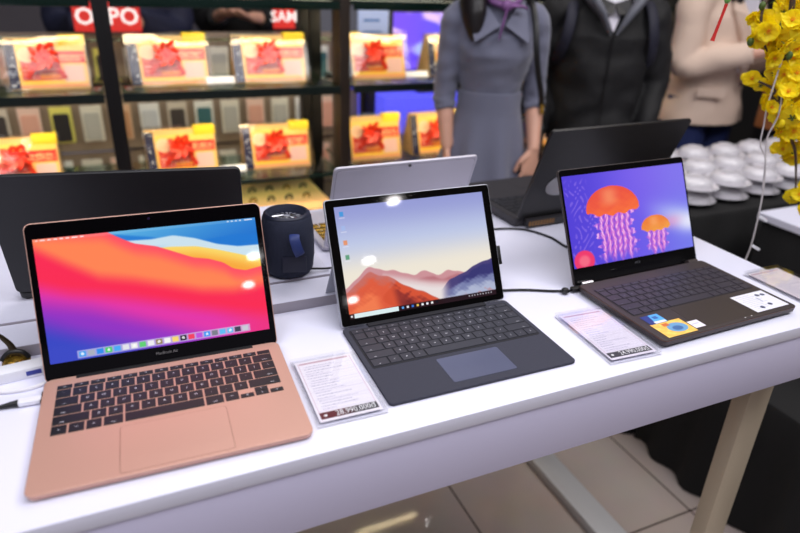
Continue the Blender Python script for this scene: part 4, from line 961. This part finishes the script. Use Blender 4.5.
for i, sx in ((0, -1), (1, 1)):
    b.tube([V((sx*.12, .0, 1.36)), J['shoulder'][i]+V((0, 0, -.02)), (J['shoulder'][i]+J['elbow'][i])/2+V((sx*.008, 0, 0)), J['elbow'][i]+V((sx*.006, 0, 0)), (J['elbow'][i]+J['wrist'][i])/2, J['wrist'][i]], [.075, .080, .073, .066, .058, .048], 18, res=5)
remeshed(b, 'jacket', 'jacket', mn, .007, 4, wrinkle(.016, 9, 1.6))
b = MB()
for sx in (-1, 1):
    b.tube([V((sx*.012, -.162, 1.29)), V((sx*.060, -.160, 1.365)), V((sx*.110, -.110, 1.420)), V((sx*.115, .0, 1.455)), V((sx*.075, .08, 1.46)), V((0, .12, 1.44))], [.006, .030, .042, .042, .040, .042], 12, res=5, flat=(1, .55))
b.build('hood', 'hood', mn)
b = MB(); b.loft([er(0, .008, 1.385, .070, .072), er(0, .008, 1.44, .066, .066)], cap=False)
for sx in (-1, 1):
    ps = [V((sx*.062, -.052, 1.447)), V((sx*.006, -.082, 1.43)), V((sx*.036, -.115, 1.375)), V((sx*.070, -.082, 1.40))]; b.loft([ps, [p+V((0, -.005, 0)) for p in ps]])
ps = [V((-.055, -.098, 1.415)), V((.055, -.098, 1.415)), V((.0, -.155, 1.300))]; b.loft([ps, [p+V((0, .03, 0)) for p in ps]])
b.build('shirt', 'shirt', mn, smooth=False)
b = MB()
for sx in (-1, 1): ps = [V((0, -.112, 1.398)), V((sx*.060, -.112, 1.418)), V((sx*.064, -.130, 1.362)), V((sx*.008, -.142, 1.362))]; b.loft([ps, [p+V((0, -.010, 0)) for p in ps]])
b.build('tie', 'tie', mn, smooth=False)
MB().tube([V((0, -.158, 1.29)), V((0, -.163, 1.2)), V((0, -.160, 1.05)), V((0, -.158, .88))], .003, 6, res=4).build('zip', 'dark_metal', mn)
for sx in (-1, 1):
    z_ = MB(); z_.tube([V((sx*.150, .09, 1.39)), V((sx*.160, -.02, 1.415)), V((sx*.172, -.105, 1.36)), V((sx*.188, -.125, 1.27)), V((sx*.206, -.075, 1.19)), V((sx*.21, .03, 1.14))], .022, 10, res=6, flat=(1, .25)); z_.build('backpack_strap', 'strap_navy', mn)
b = MB(); b.plate(0, 0, .30, .42, -.035, .035, .05, .02); o = b.build('backpack', 'strap_navy', mn); o.matrix_local = Matrix.Translation((0, .175, 1.20)) @ Matrix.Rotation(PI/2, 4, 'X')
b = MB()
for i in (0, 1): b.tube([J['hip'][i]+V((0, 0, .05)), J['hip'][i], J['knee'][i], J['ankle'][i]+V((0, 0, -.01))], [.105, .102, .072, .062], 16, res=5)
remeshed(b, 'trousers', 'trouser_black', mn, .007, 4)
shoes(mn, J); mn.scale = (.83, .93, .94)
b = MB(); b.ell(J['head']+V((0, .022, .045)), (.088, .102, .090), 24, 14); remeshed(b, 'hair', 'hair', mn, .006, 1)

# woman in the beige blazer
bz = thing('person', 'person in a beige blazer and blue trousers looking down at something in the hands', 'person', V((1.285, 2.80, 0)), R(32))
k = 1.03
J = std(k, .165, ((-.215, -.03, 1.06), (.20, -.05, 1.06)), ((-.045, -.235, 1.125), (.10, -.245, 1.12)))
hr2 = Matrix.Rotation(R(22), 3, 'X')
body(bz, J, k*.97, .005, hr2, (((-.045*k, -.235*k, 1.125*k), (1, -.35, .15), (.0, .2, -1), (0, -1, .3), .92, .5), ((.10*k, -.245*k, 1.12*k), (-.8, -.6, .1), (0, .3, -1), (-.3, .6, .5), .92, .6)))
face_parts(bz, J['head'], k*.97, hr2)
b = MB()
b.loft([er(0, 0, .850, .206, .158), er(0, 0, .95, .185, .142), er(0, 0, 1.06, .168, .128), er(0, -.01, 1.18, .175, .135), er(0, -.005, 1.27, .184, .120), er(0, .0, 1.335, .178, .095), er(0, .006, 1.37, .12, .076), er(0, .01, 1.39, .075, .066)])
for i, sx in ((0, -1), (1, 1)):
    b.tube([V((sx*.10, .0, 1.33)), J['shoulder'][i]+V((0, 0, -.012)), (J['shoulder'][i]+J['elbow'][i])/2, J['elbow'][i], J['elbow'][i]*.5+J['wrist'][i]*.5, J['elbow'][i]*.12+J['wrist'][i]*.88], [.066, .068, .062, .056, .050, .043], 18, res=5)
remeshed(b, 'blazer', 'blazer', bz, .0065, 4, wrinkle(.008, 10, 1.3))
b = MB(); ps = [V((-.052, -.118, 1.375)), V((.052, -.118, 1.375)), V((.026, -.150, 1.14)), V((.0, -.150, 1.06)), V((-.026, -.150, 1.14))]; b.loft([ps, [p+V((0, .05, 0)) for p in ps]]); b.build('blouse', 'shirt', bz, smooth=False)
b = MB()
for sx in (-1, 1):
    ps = [V((sx*.060, -.070, 1.395)), V((sx*.098, -.112, 1.30)), V((sx*.074, -.146, 1.22)), V((sx*.006, -.154, 1.04)), V((sx*.040, -.142, 1.28))]; b.loft([ps, [p+V((0, -.009, 0)) for p in ps]])
b.build('lapels', 'blazer', bz, smooth=False)
b = MB(); b.box(-.055, .055, -.004, .004, -.018, .018, .002); o = b.build('pocket_flap', 'blazer', bz); o.matrix_local = Matrix.Translation((-.128, -.122, .985)) @ Matrix.Rotation(R(-42), 4, 'Z') 
b = MB(); b.lathe([(.0004, .004), (.009, .003), (.011, 0)], 16); o = b.build('button', 'maroon', bz); o.matrix_local = Matrix.Translation((.0, -.158, 1.02)) @ Matrix.Rotation(PI/2, 4, 'X')
b = MB()
for i in (0, 1): b.tube([J['hip'][i]+V((0, 0, .05)), J['hip'][i], J['knee'][i], J['ankle'][i]+V((0, 0, -.01))], [.095, .098, .092, .095], 16, res=5)
remeshed(b, 'trousers', 'trouser_blue', bz, .0065, 4, wrinkle(.010, 8, .6))
shoes(bz, J, .9)
b = MB(); b.ell(J['head']+V((0, .022, .035)), (.088, .104, .100), 24, 14)
for sx in (-1, 1): b.tube([V((sx*.07, .01, 1.56)), V((sx*.095, -.02, 1.46)), V((sx*.080, -.085, 1.38)), V((sx*.062, -.110, 1.32))], [.034, .038, .036, .014], 14, res=5)
b.tube([V((0, .08, 1.55)), V((0, .10, 1.40)), V((0, .11, 1.30))], [.07, .07, .03], 14, res=4)
remeshed(b, 'hair', 'hair', bz, .0065, 2)
hb = thing('handbag', 'brown leather handbag hanging beside the person in the beige blazer', 'bag', V((1.50, 2.60, .97)), R(30))
MB().box(-.055, .075, -.04, .04, -.11, .07, .012).build('bag_body', 'brown_leather', hb)
MB().box(-.058, .078, -.044, .0, .0, .074, .010).build('flap', 'maroon', hb)
MB().tube([V((-.045, 0, .06)), V((-.04, 0, .16)), V((.01, 0, .20)), V((.06, 0, .16)), V((.065, 0, .06))], .006, 8, res=6).build('handle', 'brown_leather', hb)
hp = thing('smartphone', 'dark phone in the hands of the person in the beige blazer', 'phone', V((1.285, 2.80, 0)), R(32))
b = MB(); b.plate(0, 0, .075, .15, -.004, .004, .008, .0012); o = b.build('phone_body', 'black_gloss', hp); o.matrix_local = Matrix.Translation((.055, -.315, 1.150)) @ Matrix.Rotation(R(25), 4, 'X')

# two people far behind the accessory stand
for (x, y, rz, label, sx_) in ((-1.32, 3.05, R(12), 'person in a navy coat looking at a phone behind the accessory stand, far left', -1), (-.84, 3.60, R(-5), 'person in a dark coat behind the red sign with the word OPPO', 1)):
    pr = thing('person', label, 'person', V((x, y, 0)), rz)
    J = std(1.06, .185, ((-.24, -.02, 1.06), (.24, -.02, 1.06)), ((-.06, -.27, 1.10), (.08, -.27, 1.10)))
    body(pr, J, 1.05, .0065, Matrix.Rotation(R(20), 3, 'X'), (((-.066, -.29, 1.165), (.8, -.5, .2), (0, .2, 1), (0, -1, 0), 1.0, .6), ((.082, -.29, 1.165), (-.8, -.5, .2), (0, .2, 1), (0, -1, 0), 1.0, .6)))
    face_parts(pr, J['head'], 1.05, Matrix.Rotation(R(20), 3, 'X'))
    b = MB(); b.loft([er(0, 0, .84, .21, .15), er(0, 0, 1.0, .20, .145), er(0, -.01, 1.2, .21, .15), er(0, 0, 1.35, .21, .115), er(0, .01, 1.42, .10, .085)])
    for i, sx in ((0, -1), (1, 1)): b.tube([V((sx*.12, 0, 1.35)), J['shoulder'][i], J['elbow'][i], J['elbow'][i]*.2+J['wrist'][i]*.8], [.075, .078, .064, .05], 16, res=6)
    remeshed(b, 'coat', 'navy_coat' if sx_ < 0 else 'jacket', pr, .009, 3, wrinkle(.014, 9))
    b = MB()
    for i in (0, 1): b.tube([J['hip'][i]+V((0, 0, .05)), J['hip'][i], J['knee'][i], J['ankle'][i]], [.105, .10, .075, .065], 14, res=5)
    remeshed(b, 'trousers', 'trouser_black', pr, .009, 3); shoes(pr, J)
    b = MB(); b.ell(J['head']+V((0, .025, .045)), (.092, .102, .090), 20, 12); b.build('hair', 'hair', pr)

# ---------------------------------------------------------------- table with teacups
ct = frame_of('cup_table', 'table draped in black cloth carrying rows of white teacups', 'table')
MB().box(1.40, 3.1, 1.27, 1.80, .70, H-.136).build('table_top', 'laminate_edge', ct, smooth=False)
for u, n in ((1.45, 1.32), (3.0, 1.32), (1.45, 1.74), (3.0, 1.74)): MB().box(u, u+.04, n, n+.04, 0, .70).build('leg', 'dark_metal', ct, smooth=False)
def drape(name, u0, u1, n0, n1, zt, par, amp=.012, fr=46):
    b = MB(); per = []
    st = .02
    def seg(p, q):
        L_ = math.hypot(q[0]-p[0], q[1]-p[1]); n_ = max(2, int(L_/st)); nx, ny = (q[1]-p[1])/L_, -(q[0]-p[0])/L_
        return [(p[0]+(q[0]-p[0])*i/n_, p[1]+(q[1]-p[1])*i/n_, nx, ny) for i in range(n_)]
    cs = [(u0, n0), (u1, n0), (u1, n1), (u0, n1)]
    for a, c_ in zip(cs, cs[1:]+cs[:1]): per += seg(a, c_)
    rings = []
    for z, o_, am in ((zt, -.0005, 0), (zt, .006, 0), (zt-.012, .012, .1), (zt*.7, .02, .6), (zt*.35, .03, 1), (.004, .045, 1.2)):
        rings.append([(p[0]+p[2]*(o_+am*amp*math.sin(i*st*fr)+am*amp*.5*math.sin(i*st*fr*.37+1)), p[1]+p[3]*(o_+am*amp*math.sin(i*st*fr)+am*amp*.5*math.sin(i*st*fr*.37+1)), z) for i, p in enumerate(per)])
    b.loft(rings[::-1], cap=False); b.bm.verts.ensure_lookup_table()
    b.box(u0, u1, n0, n1, zt-.003, zt+.0003)
    return b.build(name, 'black_cloth', par)
tc_ = frame_of('tablecloth', 'black cloth hanging to the floor from the teacup table', 'tablecloth'); drape('cloth', 1.40, 3.1, 1.27, 1.80, H-.131, tc_)
lt = frame_of('low_table', 'low black draped table in the corner beside the display table', 'table')
MB().box(1.47, 1.66, .30, 1.18, .02, H-.5).build('frame', 'dark_metal', lt, smooth=False); 
tc_ = frame_of('tablecloth', 'black cloth over the low table right of the display table', 'tablecloth'); drape('cloth', 1.46, 1.67, .28, 1.19, H-.485, tc_)
wt = frame_of('side_table', 'side table with a white board top and black skirt, at the right edge', 'table')
MB().box(1.695, 2.8, .70, 1.175, H-.122, H-.100, .002).build('table_top', 'laminate', wt, smooth=False)
for u, n in ((1.74, .75), (2.72, .75), (1.74, 1.12), (2.72, 1.12)): MB().box(u, u+.035, n, n+.035, 0, H-.123).build('leg', 'dark_metal', wt, smooth=False)
tc_ = frame_of('tablecloth', 'black skirt hanging below the white board at the right edge', 'tablecloth'); drape('cloth', 1.715, 2.78, .72, 1.16, H-.1235, tc_)
# cups: one of each kind with its parts, then copies
CZ = -.1305
ordn = ['first', 'second', 'third', 'fourth', 'fifth', 'sixth', 'seventh', 'eighth', 'ninth']
rown = ['front row', 'middle row', 'back row']
sau = tag(MB().lathe([(.0005, .004), (.030, .004), (.034, .0015), (.036, .0), (.039, .0015), (.060, .008), (.072, .0145), (.0735, .0165), (.072, .017), (.058, .0115), (.040, .0065), (.030, .0065), (.0005, .0065)], 40).build('saucer', 'porcelain'), 'x', 'saucer', 'white saucers stacked on the black cloth')
cup = tag(MB().lathe([(.052, .0), (.0545, .0005), (.0550, .006), (.0545, .018), (.052, .029), (.046, .038), (.036, .044), (.0285, .0460), (.0280, .0500), (.0250, .0500), (.0245, .0470), (.0005, .0465)], 40).build('teacup', 'porcelain'), 'x', 'teacup', 'white teacups turned upside down')
hdl = MB().tube([V((.052, 0, .010)), V((.064, 0, .008)), V((.073, 0, .017)), V((.070, 0, .029)), V((.060, 0, .035)), V((.047, 0, .033))], .0042, 8, res=4).build('handle', 'porcelain', cup)
used_s = used_c = False
for r_ in range(3):
    for i in range(8):
        u = 1.485+i*.152+(.02 if r_ % 2 else 0)+random.uniform(-.006, .006); n = 1.375+r_*.142+random.uniform(-.008, .008)
        where = 'in the %s of stacks, %s stack from the left end' % (rown[r_], ordn[i])
        z = CZ
        for lv in (0, 1):
            rz = HEAD+R(20)+random.uniform(-.5, .5); nm = ('lower', 'upper')[lv]
            s_ = sau if not used_s else sau.copy(); c_ = cup if not used_c else cup.copy()
            if used_s: C.objects.link(s_)
            if used_c:
                C.objects.link(c_); h_ = hdl.copy(); C.objects.link(h_); h_.parent = c_
            used_s = used_c = True
            s_['label'] = '%s white saucer %s' % (nm, where.replace('in the ', 'in the ')); c_['label'] = '%s white teacup %s' % (nm, where)
            s_.location = un(u, n, z); c_.location = un(u, n, z+.0068); c_.rotation_euler = (0, 0, rz); c_.scale = (1, 1, .80)
            z += .0068+.0368

# ---------------------------------------------------------------- blossom branch and cords
FLW = [(0.664, 1.268, 0.449, 0.0206), (0.652, 1.252, 0.419, 0.0206), (0.693, 1.288, 0.41, 0.0174), (0.663, 1.259, 0.438, 0.0224), (0.686, 1.248, 0.441, 0.0222), (0.723, 1.288, 0.447, 0.0209), (0.776, 1.35, 0.429, 0.0201), (0.731, 1.336, 0.469, 0.0215), (0.744, 1.332, 0.477, 0.0195), (0.675, 1.267, 0.483, 0.0166), (0.742, 1.304, 0.464, 0.0172), (0.695, 1.273, 0.384, 0.0193), (0.703, 1.261, 0.398, 0.0171), (0.717, 1.253, 0.414, 0.0206), (0.742, 1.266, 0.399, 0.019), (0.779, 1.351, 0.38, 0.0224), (0.791, 1.339, 0.366, 0.0224), (0.76, 1.337, 0.369, 0.0182), (0.752, 1.336, 0.349, 0.0204), (0.729, 1.263, 0.355, 0.0212), (0.757, 1.277, 0.35, 0.0215), (0.696, 1.315, 0.335, 0.0182), (0.724, 1.328, 0.322, 0.0164), (0.755, 1.343, 0.292, 0.023), (0.772, 1.346, 0.309, 0.0187), (0.733, 1.25, 0.331, 0.0212), (0.792, 1.313, 0.315, 0.0203), (0.773, 1.321, 0.295, 0.0246), (0.788, 1.301, 0.293, 0.0223), (0.739, 1.261, 0.337, 0.0175), (0.764, 1.297, 0.271, 0.0244), (0.76, 1.251, 0.274, 0.0236), (0.832, 1.352, 0.268, 0.0212), (0.812, 1.344, 0.22, 0.0192), (0.774, 1.306, 0.238, 0.0166), (0.784, 1.276, 0.246, 0.0202), (0.822, 1.349, 0.204, 0.0173), (0.821, 1.309, 0.219, 0.0188), (0.845, 1.346, 0.178, 0.0239), (0.829, 1.342, 0.182, 0.0194), (0.845, 1.301, 0.095, 0.0216), (0.849, 1.29, 0.106, 0.0171), (0.745, 1.312, 0.329, 0.0161), (0.716, 1.292, 0.365, 0.0137), (0.726, 1.259, 0.445, 0.0168), (0.72, 1.277, 0.415, 0.0172), (0.808, 1.338, 0.327, 0.0165), (0.708, 1.245, 0.293, 0.0156)]
br = thing('blossom_branch', 'hanging brown branch covered in yellow artificial apricot blossoms, at the right edge', 'flower branch', W(.752, 1.30, .30))
o0 = V((.752, 1.30, .30))
def Lc(x, y, z): return V((x, y, z))-o0
def stem(pts, r_, nm='stem'): return MB().tube([Lc(*p) for p in pts], r_, 8, res=6).build(nm, 'branch', br)
stem([(.705, 1.31, .62), (.719, 1.3, .519), (.737, 1.3, .414), (.749, 1.3, .348), (.758, 1.3, .29), (.787, 1.3, .24), (.815, 1.3, .199), (.835, 1.30, .14), (.845, 1.295, .09)], [.006, .0055, .005, .005, .0045, .004, .003, .002, .0015])
stem([(.715, 1.305, .53), (.66, 1.27, .48), (.66, 1.26, .43), (.70, 1.28, .38)], [.004, .003, .0025, .002], 'side_branch')
stem([(.758, 1.3, .29), (.72, 1.27, .31), (.715, 1.26, .325), (.70, 1.31, .335)], [.0035, .003, .0025, .002], 'side_branch')
stem([(.70, 1.312, .58), (.78, 1.33, .50), (.79, 1.34, .40), (.79, 1.33, .33), (.80, 1.34, .27), (.83, 1.34, .18)], [.005, .004, .0035, .003, .0025, .002], 'side_branch')
def blossom():
    b = MB(); rs = random.Random(3)
    for lay, (npet, rad, tilt, zo) in enumerate(((5, 1.0, .30, 0), (5, .86, .75, .08))):
        for q in range(npet):
            an = q*2*PI/npet+lay*.6; rings = []
            Rz = Matrix.Rotation(an, 3, 'Z')
            grid = []
            for i in range(6):
                t_ = i/5; w_ = .60*math.sin(PI*min(1, .12+.74*t_))**.6*rad
                row = []
                for j in range(7):
                    s_ = (j/6*2-1); x = t_*rad*(1-.14*s_*s_*t_); y = s_*w_; z = zo+tilt*.8*x*(.5+.6*x)+.22*s_*s_*w_+.05*math.sin(j*2.1+q)
                    row.append(Rz @ V((x, y, z)))
                grid.append(row)
            b.loft(grid, closed=False)
    p = b.build('blossom', 'petal', None); 
    s = MB()
    for q in range(9):
        an = q*2*PI/9; s.tube([V((0, 0, .08)), V((.12*math.cos(an), .12*math.sin(an), .3)), V((.2*math.cos(an), .2*math.sin(an), .44))], [.018, .016, .034], 6)
    s.ell((0, 0, .16), (.12, .12, .12), 10, 6); s.build('stamens', 'stamen', p)
    s = MB()
    for q in range(5):
        an = q*2*PI/5+.3; s.tube([V((0, 0, -.1)), V((.2*math.cos(an), .2*math.sin(an), -.03)), V((.42*math.cos(an), .42*math.sin(an), .09))], [.07, .08, .01], 6, flat=(1, .4))
    s.tube([V((0, 0, -.05)), V((.02, 0, -.3)), V((.05, .02, -.55))], [.07, .05, .04], 6); s.build('sepals', 'sepal', p)
    return p
rs = random.Random(21)
FLW = FLW + [(x+rs.uniform(-.016, .016), y+rs.uniform(-.035, .03), z+rs.uniform(-.018, .018), r_*.9) for x, y, z, r_ in FLW[:46] if not (x < .70 and z < .36)]
bl0 = blossom(); kids = list(bl0.children); rs = random.Random(11)
for i, (x, y, z, r_) in enumerate(FLW):
    if i == 0: bl, = (bl0,)
    else:
        bl = bl0.copy(); C.objects.link(bl)
        for c_ in kids: d_ = c_.copy(); C.objects.link(d_); d_.parent = bl
    bl.parent = br
    d_ = V((rs.uniform(-.8, .6), -1+rs.uniform(0, .7), rs.uniform(-.5, .6))).normalized()
    if i % 9 == 4: d_ = V((.3, .8, .3))
    bl.location = Lc(x, y, z); bl.rotation_euler = (d_.to_track_quat('Z', 'Y') @ Matrix.Rotation(rs.uniform(0, 6), 3, 'Z').to_quaternion()).to_euler(); s_ = r_*.98; bl.scale = (s_, s_, s_)
rs = random.Random(5)
for i in range(12):
    x, y, z, r_ = FLW[rs.randrange(len(FLW))]; p = Lc(x, y, z)+V((rs.uniform(-.02, .02), rs.uniform(-.01, .02), rs.uniform(-.025, .025)))
    b = MB(); b.ell(p, (.006, .006, .008), 10, 8); b.build('bud', 'sepal' if i % 2 else 'petal', br)
cr = thing('cord', 'thin white cord hanging below the yellow blossoms with small white tabs', 'cord', W(.705, 1.25, .326))
o1 = V((.705, 1.25, .326))
MB().tube([V(p)-o1 for p in ((.720, 1.27, .40), (.705, 1.25, .30), (.708, 1.25, .259), (.712, 1.25, .219), (.730, 1.25, .190), (.744, 1.25, .126), (.751, 1.25, .049), (.752, 1.25, -.01), (.745, 1.25, -.06))], .0016, 6, res=6).build('strand', 'cord', cr)
MB().tube([V(p)-o1 for p in ((.735, 1.27, .33), (.732, 1.252, .28), (.722, 1.25, .235), (.728, 1.25, .20), (.734, 1.252, .178), (.742, 1.25, .128))], .0016, 6, res=6).build('strand', 'cord', cr)
for p in ((.762, 1.25, .062), (.764, 1.25, -.004)): b = MB(); b.box(-.010, .010, -.0015, .0015, -.003, .003, .0008); o = b.build('tab', 'white_plastic', cr); o.matrix_local = Matrix.Translation(V(p)-o1) @ Matrix.Rotation(R(28), 4, 'Y')
ts = thing('hanging_tassel', 'small red cord ornament with green knot hanging before the beige blazer', 'ornament', W(.548, 1.20, .476))
o2 = V((0, 0, 0))
MB().tube([V((.012, 0, .12)), V((.010, 0, .03)), V((.008, 0, .012))], .0010, 6, res=3).build('string', 'red_tassel', ts)
MB().ell((.008, 0, .008), (.006, .004, .008), 12, 8).build('knot', 'green_knot', ts)
MB().tube([V((.008, 0, .0)), V((.005, 0, -.02)), V((0, 0, -.05)), V((-.002, 0, -.062))], [.003, .0026, .003, .0042], 8, res=3).build('tassel', 'red_tassel', ts)

# warm lamps of the gift rack (light of its led strips)
def strip_light(u0, u1, z, pw):
    d = bpy.data.lights.new('shelf_strip_light', 'AREA'); d.shape = 'RECTANGLE'; d.size = u1-u0; d.size_y = .02; d.energy = pw; d.color = (1, .80, .50)
    o = bpy.data.objects.new('shelf_strip_light', d); C.objects.link(o); p = un((u0+u1)/2, FR+.02, z)
    o.location = p; o.rotation_euler = (R(28), 0, HEAD)
for a, b_, nm in bays:
    strip_light(a+.03, b_-.03, .381, 1.25); strip_light(a+.03, b_-.03, .100, 1.9)

# ---------------------------------------------------------------- light
def area(name, loc, target, sx, sy, power, col):
    d = bpy.data.lights.new(name, 'AREA'); d.shape = 'RECTANGLE'; d.size = sx; d.size_y = sy; d.energy = power; d.color = col
    o = bpy.data.objects.new(name, d); C.objects.link(o); o.location = loc
    o.rotation_euler = (Vector(target)-Vector(loc)).to_track_quat('-Z', 'Y').to_euler(); return o
area('added_overhead_light', W(.4, .3, 2.1), W(.4, .3, 0), 2.6, 1.4, 45, (.94, .935, 1.0))  # broad soft light added over the table, besides the recessed lamps
area('added_overhead_light', W(.6, 2.2, 2.1), W(.6, 2.2, 0), 2.6, 1.0, 30, (1, .95, .93))  # second soft light added over the people, no panel modelled
area('added_overhead_light', W(-1.6, -1.4, 2.1), W(-1.6, -1.4, 0), 2.4, 1.2, 60, (.95, .945, 1.0))  # fill added to brighten upright faces, no panel hangs here
area('added_overhead_light', W(1.9, .7, 2.1), W(1.9, .7, 0), 1.2, 1.0, 34, (1, .97, .95))  # added to brighten the yellow blossoms, no panel hangs here
w = bpy.data.worlds.new('world'); sc.world = w; w.use_nodes = True
w.node_tree.nodes['Background'].inputs[0].default_value = (.62, .60, .72, 1); w.node_tree.nodes['Background'].inputs[1].default_value = .16
